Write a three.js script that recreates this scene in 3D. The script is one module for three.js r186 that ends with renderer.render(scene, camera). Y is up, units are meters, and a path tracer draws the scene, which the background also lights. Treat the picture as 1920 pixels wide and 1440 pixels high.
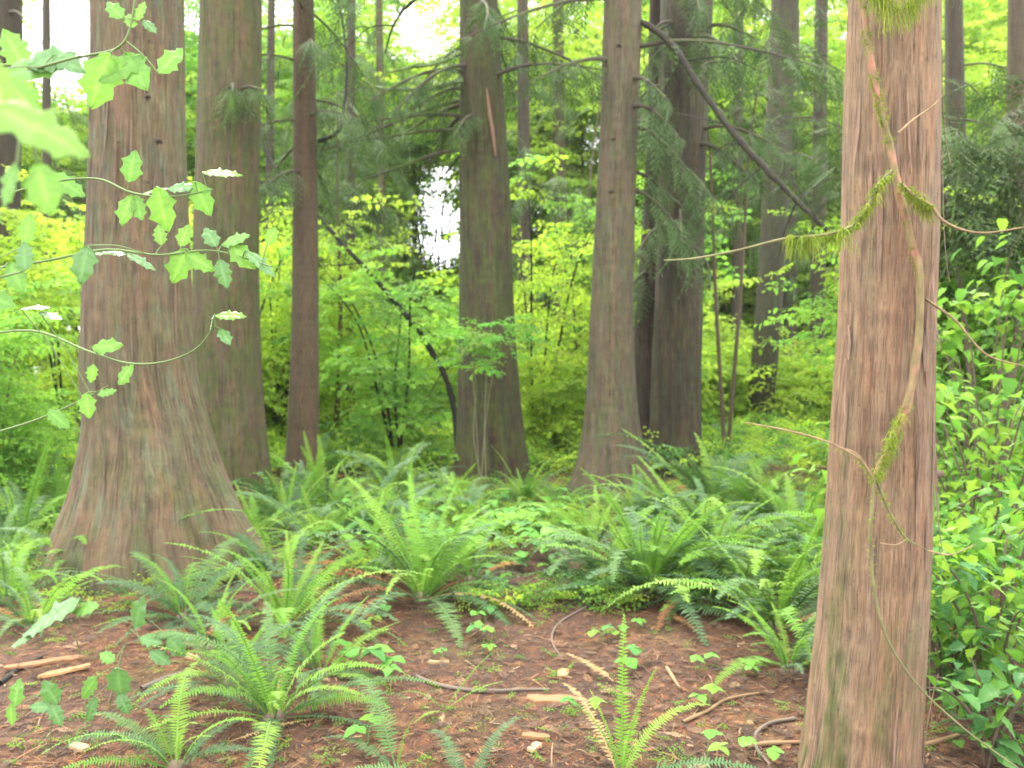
import * as THREE from 'three';
import { ImprovedNoise } from 'three/addons/math/ImprovedNoise.js';

// ---------- camera, sky, sun, exposure ----------
const scene = new THREE.Scene();
const camera = new THREE.PerspectiveCamera(50, 4 / 3, 0.05, 600);
const EYE = 1.5, F = 720 / Math.tan(25 * Math.PI / 180), PITCH = -Math.atan(20 / F);
camera.position.set(0, EYE, 0);
camera.rotation.set(PITCH, 0, 0);
camera.focus = 1.7;
camera.userData.fStop = 5;
scene.add(camera);
const renderer = new THREE.WebGLRenderer();
renderer.toneMapping = THREE.LinearToneMapping;
renderer.toneMappingExposure = 7.0;
renderer.shadowMap.enabled = true;
{
  const W = 64, H = 32, d = new Float32Array(W * H * 4);
  for (let y = 0; y < H; y++) for (let x = 0; x < W; x++) {
    const s = Math.max(0, Math.sin(((y + 0.5) / H - 0.5) * Math.PI)), L = 0.62 + 0.43 * s, i = (y * W + x) * 4;
    d[i] = L * 0.97; d[i + 1] = L; d[i + 2] = L * 1.02; d[i + 3] = 1;
  }
  const sky = new THREE.DataTexture(d, W, H, THREE.RGBAFormat, THREE.FloatType);
  sky.mapping = THREE.EquirectangularReflectionMapping; sky.magFilter = THREE.LinearFilter; sky.needsUpdate = true;
  scene.background = sky; scene.environment = sky;
}
const sun = new THREE.DirectionalLight(0xfff4e2, 1.5);
sun.position.set(-9, 30, -24); sun.target.position.set(0, 0, -8);
sun.castShadow = true; sun.shadow.radius = 34; sun.shadow.mapSize.set(2048, 2048);
Object.assign(sun.shadow.camera, { left: -40, right: 40, top: 40, bottom: -40, near: 1, far: 140 });
scene.add(sun, sun.target);

// ---------- small tools ----------
let seed = 7;
const rnd = () => { seed = (seed + 0x6d2b79f5) | 0; let t = Math.imul(seed ^ (seed >>> 15), 1 | seed); t = (t + Math.imul(t ^ (t >>> 7), 61 | t)) ^ t; return ((t ^ (t >>> 14)) >>> 0) / 4294967296; };
const rr = (a, b) => a + (b - a) * rnd(), sym = (a) => rr(-a, a), pick = (a) => a[Math.floor(rnd() * a.length)];
const V = (x = 0, y = 0, z = 0) => new THREE.Vector3(x, y, z), D2R = Math.PI / 180;
const clamp = (x, a, b) => Math.min(b, Math.max(a, x)), lerp = (a, b, t) => a + (b - a) * t, sstep = (a, b, x) => { const t = clamp((x - a) / (b - a), 0, 1); return t * t * (3 - 2 * t); };
const IN = new ImprovedNoise(), nz = (x, y, z = 0.37) => IN.noise(x, y, z);
const fbm = (x, y, z = 0.37, o = 4) => { let s = 0, a = 0.5; for (let i = 0; i < o; i++, a *= 0.5, x *= 2.03, y *= 2.03, z *= 2.03) s += a * nz(x, y, z + i * 3.1); return s; };
const col = (r, g, b) => new THREE.Color().setRGB(r, g, b);
const names = new Map();
const numbered = (n) => { const k = names.get(n) ?? 0; names.set(n, k + 1); return k ? n + '_' + String(k).padStart(3, '0') : n; };
function tag(o, label, category, group) { o.userData.label = label; o.userData.category = category; if (group) o.userData.group = group; return o; }
function thing(name, label, category, p, group) {
  const g = new THREE.Group(); g.name = numbered(name); g.position.copy(p); scene.add(g);
  return tag(g, label, category, group);
}
function part(name, geo, mat, parent) { const m = new THREE.Mesh(geo, mat); m.name = name; m.castShadow = m.receiveShadow = true; parent.add(m); return m; }
function copies(name, geo, mat, list, parent, stuff = true) {   // list of [Matrix4, Color]
  const m = new THREE.InstancedMesh(geo, mat, list.length);
  list.forEach(([x, c], i) => { m.setMatrixAt(i, x); if (c) m.setColorAt(i, c); });
  m.name = name; m.castShadow = m.receiveShadow = true; if (stuff) m.userData.kind = 'stuff';
  parent.add(m); return m;
}
// a point of the photograph's ray at a given distance ahead; the ground under a picture point
const cp = Math.cos(PITCH), sp = Math.sin(PITCH);
function P(px, py, d) {
  const x = (px - 960) / F, y = (720 - py) / F, wy = y * cp + sp, wz = y * sp - cp, k = d / -wz;
  return V(x * k, EYE + wy * k, -d);
}
function gh(x, z) {
  const r = Math.hypot(x, z + 3);
  return 0.07 * fbm(x * 0.35, z * 0.35, 1.7, 3) + 0.03 * nz(x * 1.7, z * 1.7, 4.2) + 0.25 * sstep(14, 40, r) + 0.012 * nz(x * 6, z * 6, 9);
}
function G(px, py) { let d = EYE * F / Math.max(20, py - 700); for (let i = 0; i < 12; i++) { const p = P(px, py, d), e = p.y - gh(p.x, p.z); d += e * d / EYE * 0.9; } const p = P(px, py, d); p.y = gh(p.x, p.z); return p; }
const onGround = (x, z) => V(x, gh(x, z), z);
const at = (p, q, s) => new THREE.Matrix4().compose(p, q, typeof s === 'number' ? V(s, s, s) : s);
const eul = (x, y, z, o = 'YXZ') => new THREE.Quaternion().setFromEuler(new THREE.Euler(x, y, z, o));
// turn whose local +z runs along dir and whose local +y lies near up
function look(dir, up = V(0, 1, 0)) {
  const z = dir.clone().normalize(); let x = V().crossVectors(up, z); if (x.lengthSq() < 1e-8) x = V(1, 0, 0); x.normalize();
  return new THREE.Quaternion().setFromRotationMatrix(new THREE.Matrix4().makeBasis(x, V().crossVectors(z, x), z));
}
class Acc {
  constructor() { this.p = []; this.i = []; this.u = []; this.c = []; }
  v(x, y, z, u = 0, w = 0, c) { this.p.push(x, y, z); this.u.push(u, w); if (c) this.c.push(c.r, c.g, c.b); return this.p.length / 3 - 1; }
  t(a, b, c) { this.i.push(a, b, c); }
  q(a, b, c, d) { this.i.push(a, b, c, a, c, d); }
  add(geo, m) {
    const n = this.p.length / 3, a = geo.attributes.position, t = V();
    for (let k = 0; k < a.count; k++) { t.fromBufferAttribute(a, k).applyMatrix4(m); this.p.push(t.x, t.y, t.z); this.u.push(geo.attributes.uv.getX(k), geo.attributes.uv.getY(k)); if (geo.attributes.color) this.c.push(geo.attributes.color.getX(k), geo.attributes.color.getY(k), geo.attributes.color.getZ(k)); }
    for (const k of geo.index.array) this.i.push(k + n);
    return this;
  }
  geo() {
    const g = new THREE.BufferGeometry();
    g.setAttribute('position', new THREE.Float32BufferAttribute(this.p, 3));
    g.setAttribute('uv', new THREE.Float32BufferAttribute(this.u, 2));
    if (this.c.length) g.setAttribute('color', new THREE.Float32BufferAttribute(this.c, 3));
    g.setIndex(this.i); g.computeVertexNormals(); return g;
  }
}
// a tapering tube through points; radii per point; bumpy
function tube(acc, pts, radii, seg = 7, rings = 0, bump = 0, colour) {
  const c = new THREE.CatmullRomCurve3(pts), n = rings || Math.max(4, pts.length * 4), L = c.getLength();
  let up = V(0.31, 0.2, 0.93), base = 0, s0 = rnd() * 50;
  for (let i = 0; i <= n; i++) {
    const t = i / n, p = c.getPoint(t), d = c.getTangent(t);
    const x = V().crossVectors(up, d).normalize(), y = V().crossVectors(d, x);
    up = y;
    const k = t * (radii.length - 1), a = Math.min(radii.length - 2, Math.floor(k)), r0 = lerp(radii[a], radii[a + 1], k - a);
    for (let j = 0; j <= seg; j++) {
      const h = j / seg * Math.PI * 2, r = r0 * (1 + bump * nz(Math.cos(h) * 1.3 + s0, Math.sin(h) * 1.3, t * L * 9 + s0));
      const q = p.clone().addScaledVector(x, Math.cos(h) * r).addScaledVector(y, Math.sin(h) * r);
      const id = acc.v(q.x, q.y, q.z, j / seg * r0 * 6.28, t * L, colour ? colour(q, t) : undefined);
      if (!i && !j) base = id;
      if (i && j) acc.q(id - seg - 2, id - seg - 1, id, id - 1);
    }
  }
  return acc;
}
const tubeGeo = (...a) => tube(new Acc(), ...a).geo();

// ---------- textures ----------
// periodic value noise
function grid(pu, pv) { const a = new Float32Array(pu * pv); for (let i = 0; i < a.length; i++) a[i] = rnd(); return (u, v) => {
  const x = u * pu, y = v * pv, ix = Math.floor(x), iy = Math.floor(y); let s = x - ix, t = y - iy; s = s * s * (3 - 2 * s); t = t * t * (3 - 2 * t);
  const x0 = ((ix % pu) + pu) % pu, x1 = (x0 + 1) % pu, y0 = ((iy % pv) + pv) % pv, y1 = (y0 + 1) % pv;
  return lerp(lerp(a[y0 * pu + x0], a[y0 * pu + x1], s), lerp(a[y1 * pu + x0], a[y1 * pu + x1], s), t); }; }
function texture(data, w, h, srgb) { const t = new THREE.DataTexture(data, w, h); t.wrapS = t.wrapT = THREE.RepeatWrapping; t.magFilter = THREE.LinearFilter; t.minFilter = THREE.LinearMipmapLinearFilter; if (srgb) t.colorSpace = THREE.SRGBColorSpace; t.needsUpdate = true; return t; }
function barkTextures(strips, len) {
  const N = 1024, c = new Uint8Array(N * N * 4), b = new Uint8Array(N * N * 4);
  const wob = grid(6, 8), wob2 = grid(20, 26), s1 = grid(strips, len), s2 = grid(strips * 3, len * 2), s3 = grid(strips * 8, len * 4), s4 = grid(400, 60), hue = grid(9, 5), hue2 = grid(40, 14), flake = grid(30, 18), spot = grid(70, 90), spot2 = grid(22, 30);
  for (let y = 0; y < N; y++) for (let x = 0; x < N; x++) {
    const v = y / N, u = x / N + 0.022 * (wob(x / N, v) - 0.5) + 0.007 * (wob2(x / N, v) - 0.5);
    const ridge = 1 - Math.abs(2 * s1(u, v) - 1), r2 = 1 - Math.abs(2 * s2(u, v) - 1), r3 = s3(u, v), f = s4(u, v);
    const crack = sstep(0.1, 0.42, s1(u, v)) * 0.55 + sstep(0.12, 0.5, s2(u, v)) * 0.45;
    let h = 0.42 * crack + 0.18 * ridge + 0.2 * r2 + 0.12 * r3 + 0.08 * f;
    h += 0.12 * sstep(0.62, 0.8, flake(u, v));
    let val = 0.64 + 0.16 * crack + 0.1 * (r2 - 0.5) + 0.15 * (r3 - 0.5) + 0.12 * (f - 0.5) + 0.1 * (spot2(u, v) - 0.5) + 0.05 * sstep(0.72, 0.9, spot(u, v)) - 0.09 * sstep(0.75, 0.92, spot(1 - u, v));
    const w = (hue(u, v) - 0.5) * 0.16 + (hue2(u, v) - 0.5) * 0.14, i = (y * N + x) * 4;
    val = clamp(val, 0.1, 1);
    c[i] = 255 * clamp(val * (1 + w * 0.4), 0, 1); c[i + 1] = 255 * clamp(val * (1 - w * 0.12), 0, 1); c[i + 2] = 255 * clamp(val * (1 - w * 0.3), 0, 1); c[i + 3] = 255;
    b[i] = b[i + 1] = b[i + 2] = 255 * clamp(h, 0, 1); b[i + 3] = 255;
  }
  return [texture(c, N, N, true), texture(b, N, N, false)];
}
const [barkC, barkB] = barkTextures(30, 6), [barkC2, barkB2] = barkTextures(44, 8);
function barkMat(c, b, ru, rv, depth) { const m = new THREE.MeshStandardMaterial({ vertexColors: true, roughness: 0.93, bumpScale: depth }); m.map = c.clone(); m.bumpMap = b.clone(); m.map.repeat.set(ru, rv); m.bumpMap.repeat.set(ru, rv); m.map.needsUpdate = m.bumpMap.needsUpdate = true; return m; }
const BARK = barkMat(barkC, barkB, 1 / 0.62, 1 / 1.7, 0.012), BARKFINE = barkMat(barkC2, barkB2, 1 / 0.42, 1 / 1.5, 0.007);
// forest litter: the print of needles, bark crumbs and twigs
function litterTextures() {
  const N = 2048, mk = () => { const c = document.createElement('canvas'); c.width = c.height = N; return c; };
  const a = mk(), b = mk(), A = a.getContext('2d'), B = b.getContext('2d');
  A.fillStyle = 'rgb(88,56,38)'; A.fillRect(0, 0, N, N); B.fillStyle = 'rgb(70,70,70)'; B.fillRect(0, 0, N, N);
  const tones = [[98, 62, 42], [120, 75, 48], [68, 43, 30], [148, 92, 52], [172, 108, 60], [54, 36, 27], [138, 80, 46], [106, 74, 48], [178, 130, 80], [84, 72, 38]];
  const wrap = (f, x, y) => { for (const dx of [-N, 0, N]) for (const dy of [-N, 0, N]) if (x + dx > -90 && x + dx < N + 90 && y + dy > -90 && y + dy < N + 90) f(x + dx, y + dy); };
  for (let k = 0; k < 2600; k++) { const x = rnd() * N, y = rnd() * N, r = rr(8, 46), t = pick(tones), q = rr(0.5, 1.5), an = rnd() * 3; wrap((X, Y) => { A.globalAlpha = 0.3; A.fillStyle = `rgb(${t})`; A.beginPath(); A.ellipse(X, Y, r, r / q / 1.4, an, 0, 7); A.fill(); }, x, y); }
  A.globalAlpha = 1;
  for (let k = 0; k < 26000; k++) {
    const x = rnd() * N, y = rnd() * N, L = rr(6, 30) * (rnd() < 0.06 ? 2.6 : 1), an = rnd() * 6.3, w = rr(1.2, 4), t = pick(tones), g = 0.7 + rnd() * 0.55, h = Math.round(60 + 190 * (k / 26000) * rr(0.6, 1)), bend = sym(0.5);
    const ex = Math.cos(an) * L, ey = Math.sin(an) * L, mx = ex / 2 - ey * bend * 0.5, my = ey / 2 + ex * bend * 0.5;
    wrap((X, Y) => { for (const [K, s] of [[A, `rgb(${t.map((q) => Math.min(255, Math.round(q * g)))})`], [B, `rgb(${h},${h},${h})`]]) { K.strokeStyle = s; K.lineWidth = w; K.beginPath(); K.moveTo(X, Y); K.quadraticCurveTo(X + mx, Y + my, X + ex, Y + ey); K.stroke(); } }, x, y);
  }
  return [a, b].map((c, k) => { const t = new THREE.CanvasTexture(c); t.wrapS = t.wrapT = THREE.RepeatWrapping; if (!k) t.colorSpace = THREE.SRGBColorSpace; t.repeat.set(1 / 2.3, 1 / 2.3); return t; });
}

// ---------- materials ----------
const leafMat = (r, g, b, w = 0.5, coat = 0, coatR = 0.35) => new THREE.MeshPhysicalMaterial({ color: col(r, g, b), roughness: 1, transmission: w, thickness: 0, side: THREE.DoubleSide, clearcoat: coat, clearcoatRoughness: coatR, specularIntensity: 0.25 });
const WHITE_LEAF = leafMat(1, 1, 1, 0.62), GLOSS_LEAF = leafMat(1, 1, 1, 0.4, 0.35, 0.45);
const NEEDLE = new THREE.MeshPhysicalMaterial({ color: 0xffffff, roughness: 1, transmission: 0.28, thickness: 0, side: THREE.DoubleSide, specularIntensity: 0.4 });
const TWIG = new THREE.MeshStandardMaterial({ color: col(0.09, 0.06, 0.04), roughness: 0.9 });
const GREENTWIG = new THREE.MeshStandardMaterial({ color: col(0.10, 0.15, 0.045), roughness: 0.8 });
const DARKTWIG = new THREE.MeshStandardMaterial({ color: col(0.012, 0.01, 0.008), roughness: 0.95 });
const LIMB = new THREE.MeshStandardMaterial({ vertexColors: true, roughness: 0.95, bumpMap: barkB2, bumpScale: 0.004 });
const MOSS = new THREE.MeshPhysicalMaterial({ color: 0xffffff, roughness: 1, transmission: 0.3, thickness: 0, side: THREE.DoubleSide, specularIntensity: 0.1 });
const FERN_NEW = [leafMat(0.170, 0.340, 0.038, 0.45), leafMat(0.132, 0.281, 0.034, 0.45), leafMat(0.212, 0.357, 0.051, 0.45)];
const FERN_OLD = [leafMat(0.064, 0.140, 0.043, 0.3, 0.45, 0.5), leafMat(0.051, 0.115, 0.038, 0.3, 0.5, 0.45), leafMat(0.085, 0.170, 0.043, 0.35, 0.35, 0.5)];
const FERN_DEAD = [leafMat(0.255, 0.128, 0.045, 0.3), leafMat(0.375, 0.247, 0.112, 0.3), leafMat(0.188, 0.090, 0.038, 0.25)];

// ---------- ground ----------
const [litC, litB] = litterTextures();
{
  const acc = new Acc(), NX = 300, NZ = 330, X = (i) => { const t = i / NX * 2 - 1; return Math.sign(t) * (9 * Math.abs(t) + 191 * Math.abs(t) ** 5); }, Z = (j) => { const t = j / NZ; return 6 - 16 * t - 290 * t ** 5; };
  for (let j = 0; j <= NZ; j++) for (let i = 0; i <= NX; i++) {
    const x = X(i), z = Z(j), far = sstep(7, 14, Math.hypot(x, z));
    const n = fbm(x * 0.9, z * 0.9, 5.5, 4), m = fbm(x * 2.3, z * 2.3, 8.5, 3);
    const green = clamp(sstep(0.05, 0.3, m) * 0.5 + far * 0.65, 0, 0.9), k = 0.6 + 0.7 * n;
    const c = col(lerp(k * 0.78, 0.38, green), lerp(k * 0.7, 0.68, green), lerp(k * 0.55, 0.22, green));
    acc.v(x, gh(x, z), z, x, -z, c);
    if (i && j) { const a = j * (NX + 1) + i; acc.q(a - NX - 2, a - 1, a, a - NX - 1); }
  }
  const g = part('forest_floor', acc.geo(), new THREE.MeshStandardMaterial({ map: litC, bumpMap: litB, bumpScale: 0.012, roughness: 0.97, vertexColors: true }), scene);
  g.userData = { kind: 'structure', label: 'brown forest floor of needles, bark crumbs and soil', category: 'ground' };
}

// ---------- trees ----------
// rows: [px, py, half width in metres] from the base up; d: distance ahead
function trunkGeo(o) {
  const { rows, d, seg = 90, rings = 140, top = 14, lobes = [], tint, mot = 0.3, moss = 0, lichen = 0, mossAt = () => 1, ridge = 0.03, s = 1, red = 0 } = o;
  const c = rows.map(([px, py, r]) => { const p = P(px, py, d); return [p.y, p.x, r]; });
  const last = c[c.length - 1], prev = c[c.length - 2], sl = (last[1] - prev[1]) / (last[0] - prev[0]);
  c.push([top, last[1] + sl * (top - last[0]) * 0.7, Math.max(0.05, last[2] * 0.55)]);
  const g0 = gh(c[0][1], -d) - 0.12;
  const f = (h, k) => { if (h <= c[0][0]) return lerp(c[0][k], c[1][k], (h - c[0][0]) / (c[1][0] - c[0][0]) * (k === 2 ? 1 : 1)); let i = 0; while (i < c.length - 2 && h > c[i + 1][0]) i++; const a = c[Math.max(0, i - 1)], b = c[i], e = c[i + 1], z = c[Math.min(c.length - 1, i + 2)], t = clamp((h - b[0]) / (e[0] - b[0]), 0, 1);
    const m0 = (e[k] - a[k]) / Math.max(1e-6, e[0] - a[0]) * (e[0] - b[0]), m1 = (z[k] - b[k]) / Math.max(1e-6, z[0] - b[0]) * (e[0] - b[0]), t2 = t * t, t3 = t2 * t;
    return (2 * t3 - 3 * t2 + 1) * b[k] + (t3 - 2 * t2 + t) * m0 + (-2 * t3 + 3 * t2) * e[k] + (t3 - t2) * m1; };
  const acc = new Acc(), bx = c[0][1];
  for (let i = 0; i <= rings; i++) {
    const q = i / rings, h = lerp(g0, top, 0.55 * q + 0.45 * q ** 3), cx = f(h, 1), r = Math.max(0.03, f(h, 2)), foot = Math.exp(-Math.max(0, h) / 0.55);
    for (let j = 0; j <= seg; j++) {
      const a = (j % seg) / seg * Math.PI * 2, ca = Math.cos(a), sa = Math.sin(a);
      let k = 1 + ridge * fbm(ca * 4.2 + s * 9, sa * 4.2, h * 0.35 + s, 3) * 1.6 + ridge * 0.9 * nz(ca * 13 + s, sa * 13, h * 0.8);
      k += 0.035 * fbm(ca * 1.2 + s * 3, sa * 1.2, h * 0.5, 2);
      for (const [la, amp, w, reach = 0.8] of lobes) { let da = Math.abs(a - la * D2R); da = Math.min(da, Math.PI * 2 - da); k += amp * Math.exp(-((da / w) ** 2)) * Math.exp(-Math.max(0, h) / reach); }
      const x = cx - bx + ca * r * k, z = sa * r * k;
      const stre = fbm(ca * 5 * r / 0.35 + s * 7, sa * 5 * r / 0.35, h * 0.7 + s * 2, 4), blot = fbm(ca * 3 + s * 5, sa * 3, h * 2.6, 4), mott = fbm(ca * 7 * r / 0.35 + s, sa * 7 * r / 0.35, h * 7, 3);
      const mo = clamp(moss * mossAt(a, h) * sstep(-0.12, 0.28, 0.6 * blot + 0.25 * stre + 0.45 * mott + (moss - 0.5) * 0.3), 0, 1) * 0.9;
      const li = clamp(lichen * sstep(0.02, 0.3, fbm(ca * 5 + s, sa * 5, h * 3 + 9, 4)), 0, 0.85);
      const rd = clamp(red * sstep(0.0, 0.3, fbm(ca * 2.4 + s * 11, sa * 2.4, h * 0.9 + 4, 3)), 0, 1), g = 0.7 * (1 + 0.2 * stre + mot * mott);
      let R = lerp(tint[0] * g, 0.2, rd), Gc = lerp(tint[1] * g, 0.105, rd), B = lerp(tint[2] * g, 0.06, rd);
      R = lerp(R, 0.135, li); Gc = lerp(Gc, 0.145, li); B = lerp(B, 0.078, li);
      R = lerp(R, 0.08, mo); Gc = lerp(Gc, 0.1, mo); B = lerp(B, 0.017, mo);
      acc.v(x, h - gh(bx, -d), z, j / seg * 6.2832 * last[2], h, col(R, Gc, B));
      if (i && j) { const n = i * (seg + 1) + j; acc.q(n - seg - 2, n - 1, n, n - seg - 1); }
    }
  }
  const centre = (h) => V(f(h, 1), h, -d);
  return { geo: acc.geo(), base: V(bx, gh(bx, -d), -d), centre, radius: (h) => f(h, 2) };
}

// --- foliage pieces (local +z out along the twig, +y up) ---
function ovate(acc, m, L, W, fold = 0.18) {
  const t = (x, y, z) => { const p = V(x, y, z).applyMatrix4(m); return acc.v(p.x, p.y, p.z); };
  const a = t(0, 0, 0), b = t(-W * 0.42, fold * W, L * 0.3), c = t(0, 0, L * 0.42), e = t(W * 0.42, fold * W, L * 0.3), f = t(-W * 0.34, fold * W * 0.8, L * 0.66), g = t(W * 0.34, fold * W * 0.8, L * 0.66), h = t(0, -0.08 * L, L);
  acc.t(a, c, b); acc.t(a, e, c); acc.q(c, h, f, b); acc.q(c, e, g, h);
}
function lobed(acc, m, L, W) {   // maple-like, five points
  const t = (x, y, z) => { const p = V(x, y, z).applyMatrix4(m); return acc.v(p.x, p.y, p.z); };
  const o = [[0, 0, 0], [0.3, 0.03, 0.02], [0.5, -0.06, 0.2], [0.3, 0.05, 0.34], [0.46, -0.04, 0.66], [0.18, 0.06, 0.62], [0, -0.1, 1], [-0.18, 0.06, 0.62], [-0.46, -0.04, 0.66], [-0.3, 0.05, 0.34], [-0.5, -0.06, 0.2], [-0.3, 0.03, 0.02]];
  const c = t(0, 0, 0.34 * L), k = o.map(([x, y, z]) => t(x * W, y * L, z * L));
  for (let i = 0; i < k.length; i++) acc.t(c, k[(i + 1) % k.length], k[i]);
}
function serrate(L, W, n = 9) {
  const acc = new Acc(), mid = [], l = [], r = [];
  for (let i = 0; i <= n; i++) {
    const t = i / n, w = W * 0.5 * Math.pow(Math.sin(Math.PI * Math.pow(t, 0.62)), 0.9) * (i % 2 ? 1.1 : 0.84), z = t * L, dr = -0.3 * L * t * t;
    mid.push(acc.v(0, dr - 0.02 * L, z)); l.push(acc.v(-w, dr + 0.22 * w + sym(0.03) * L, z - 0.04 * L * (i % 2))); r.push(acc.v(w, dr + 0.22 * w + sym(0.03) * L, z - 0.04 * L * (i % 2)));
  }
  for (let i = 0; i < n; i++) { acc.q(mid[i], mid[i + 1], l[i + 1], l[i]); acc.q(mid[i], r[i], r[i + 1], mid[i + 1]); }
  return acc.geo();
}
function toothed(L, W, n = 6, lob = 0.12) {   // one broad leaf with a toothed rim, for plants near the camera
  const acc = new Acc(), mid = [], l = [], r = [];
  for (let i = 0; i <= n; i++) {
    const t = i / n, w = W * 0.5 * Math.pow(Math.sin(Math.PI * Math.pow(t, 0.72)), 0.75), z = t * L, dr = -0.22 * L * t * t;
    mid.push(acc.v(0, dr, z)); l.push(acc.v(-w * (1 + sym(lob)), dr + 0.16 * w + sym(0.03) * L, z - 0.05 * L * (i % 2))); r.push(acc.v(w * (1 + sym(lob)), dr + 0.16 * w + sym(0.03) * L, z - 0.05 * L * (i % 2)));
  }
  for (let i = 0; i < n; i++) { acc.q(mid[i], mid[i + 1], l[i + 1], l[i]); acc.q(mid[i], r[i], r[i + 1], mid[i + 1]); }
  return acc.geo();
}
function spray(kind, n, len, leaf) {   // a leafy twig of about n leaves
  const acc = new Acc();
  const put = (p, yaw, tilt, roll, s) => { const m = at(p, eul(tilt, yaw, roll), 1); kind === 'lobed' ? lobed(acc, m, leaf * s, leaf * s * 0.95) : ovate(acc, m, leaf * s, leaf * s * 0.66); };
  const twig = (a, b, r) => { const d = b.clone().sub(a), x = V().crossVectors(d, V(0, 1, 0)).normalize().multiplyScalar(r), y = V(0, r, 0); const k = [a.clone().add(x), a.clone().sub(x), b, a.clone().add(y)].map((q) => acc.v(q.x, q.y, q.z)); acc.t(k[0], k[2], k[1]); acc.t(k[0], k[2], k[3]); };
  const axes = [[V(0, 0, 0), V(sym(0.05), -0.1 * len, len)]];
  for (let k = 0; k < 5; k++) { const t = 0.15 + k * 0.16, s = k % 2 ? 1 : -1, o = V(0, -0.1 * len * t, len * t); axes.push([o, o.clone().add(V(s * len * rr(0.3, 0.5), sym(0.12) * len, len * rr(0.15, 0.4)))]); }
  const per = Math.ceil(n / axes.length);
  for (const [a, b] of axes) { twig(a, b, 0.004); const yaw = Math.atan2(b.x - a.x, b.z - a.z); for (let k = 0; k < per; k++) { const t = (k + 0.7) / per, p = a.clone().lerp(b, t); p.y += sym(0.05) * len; put(p, yaw + (k % 2 ? 1 : -1) * rr(0.5, 1.2) + 0, rr(-0.3, 1.0), sym(0.8), rr(0.7, 1.2)); } }
  return acc.geo();
}
function cedar(len, drop) {   // a flat drooping spray of scale foliage
  const acc = new Acc();
  const rib = (a, b, w, up) => { const d = b.clone().sub(a), x = V().crossVectors(d, up).normalize().multiplyScalar(w), m = a.clone().lerp(b, 0.55); const k = [a.clone().addScaledVector(x, 0.4), a.clone().addScaledVector(x, -0.4), m.clone().sub(x), b, m.clone().add(x)].map((q) => acc.v(q.x, q.y, q.z)); acc.t(k[0], k[1], k[2]); acc.t(k[0], k[2], k[4]); acc.t(k[4], k[2], k[3]); };
  const ax = (t) => V(0.04 * len * Math.sin(t * 4), -drop * len * t * t, len * t * (1 - 0.25 * drop * t));
  const N = 15, up = V(0, 1, 0);
  for (let i = 0; i < 4; i++) rib(ax(i / 4), ax((i + 1.1) / 4), 0.006, up);
  for (let i = 0; i < N; i++) {
    const t = 0.06 + 0.9 * i / N, s = i % 2 ? 1 : -1, a = ax(t), l = len * 0.42 * (1 - 0.75 * t) * rr(0.8, 1.15) * (t < 0.15 ? 0.7 : 1);
    const b = a.clone().add(V(s * l * 0.8, -drop * l * rr(0.3, 0.7), l * 0.62));
    rib(a, b, 0.006 + 0.004 * rnd(), up);
    const M = Math.max(2, Math.round(l / 0.03));
    for (let k = 1; k < M; k++) { const q = a.clone().lerp(b, k / M), s2 = k % 2 ? 1 : -1, l2 = l * 0.34 * (1 - 0.5 * k / M) + 0.012; rib(q, q.clone().add(V(s * l2 * (s2 > 0 ? 0.95 : 0.25), -drop * l2 * 0.5 + sym(0.006), l2 * (s2 > 0 ? 0.25 : 0.95))), 0.005 + 0.003 * rnd(), up); }
  }
  return acc.geo();
}
const CEDAR = [cedar(0.5, 0.5), cedar(0.55, 0.8), cedar(0.45, 0.3), cedar(0.6, 1.1)];
const MAPLE = [spray('lobed', 22, 0.5, 0.085), spray('lobed', 26, 0.55, 0.08)], BROAD = [spray('ovate', 26, 0.5, 0.07), spray('ovate', 30, 0.6, 0.065), spray('ovate', 22, 0.45, 0.08)];
const BIGSPRAY = [spray('ovate', 44, 1.1, 0.13), spray('lobed', 40, 1.2, 0.14)];
const CONIFER = () => { const k = rr(0.75, 1.25), y = rr(0, 1); return col((0.04 + 0.036 * y) * k, (0.08 + 0.042 * y) * k, (0.024 + 0.004 * y) * k); };
const GREY_CONIFER = () => { const k = rr(0.8, 1.25); return col(0.066 * k, 0.108 * k, 0.036 * k); };
const YELLOWGREEN = () => { const k = rr(0.72, 1.2), y = rr(0, 1); return col(lerp(0.24, 0.4, y) * k, lerp(0.42, 0.54, y) * k, lerp(0.03, 0.05, y) * k); };
const MIDGREEN = () => { const k = rr(0.7, 1.25), y = rr(0, 1); return col(lerp(0.14, 0.24, y) * k, lerp(0.33, 0.44, y) * k, 0.045 * k); };
const DEEPGREEN = () => { const k = rr(0.7, 1.25); return col(0.075 * k, 0.2 * k, 0.045 * k); };

// openings in the woods through which the sky is seen
const OPEN = [[[45, 692], 24], [[110, 90], 85], [[150, 60], 75], [[825, 400], 52], [[832, 330], 44], [[815, 460], 38], [[790, 60], 50], [[850, 440], 40], [[1090, 300], 22], [[1120, 250], 22], [[140, 615], 28], [[520, 8], 30], [[360, 30], 30], [[1010, 400], 16]];
const OPENDIR = OPEN.map(([[x, y], r]) => [P(x, y, 1).sub(V(0, EYE, 0)).normalize(), Math.atan(r / F)]);
const inOpening = (p, ext = 0.3) => { if (p.z > -7.5) return false; const d = p.clone().sub(V(0, EYE, 0)), w = ext / d.length(); d.normalize(); return OPENDIR.some(([o, c]) => Math.acos(clamp(d.dot(o), -1, 1)) < c * rr(0.45, 1.3) + w * rr(0.3, 1)); };

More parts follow.
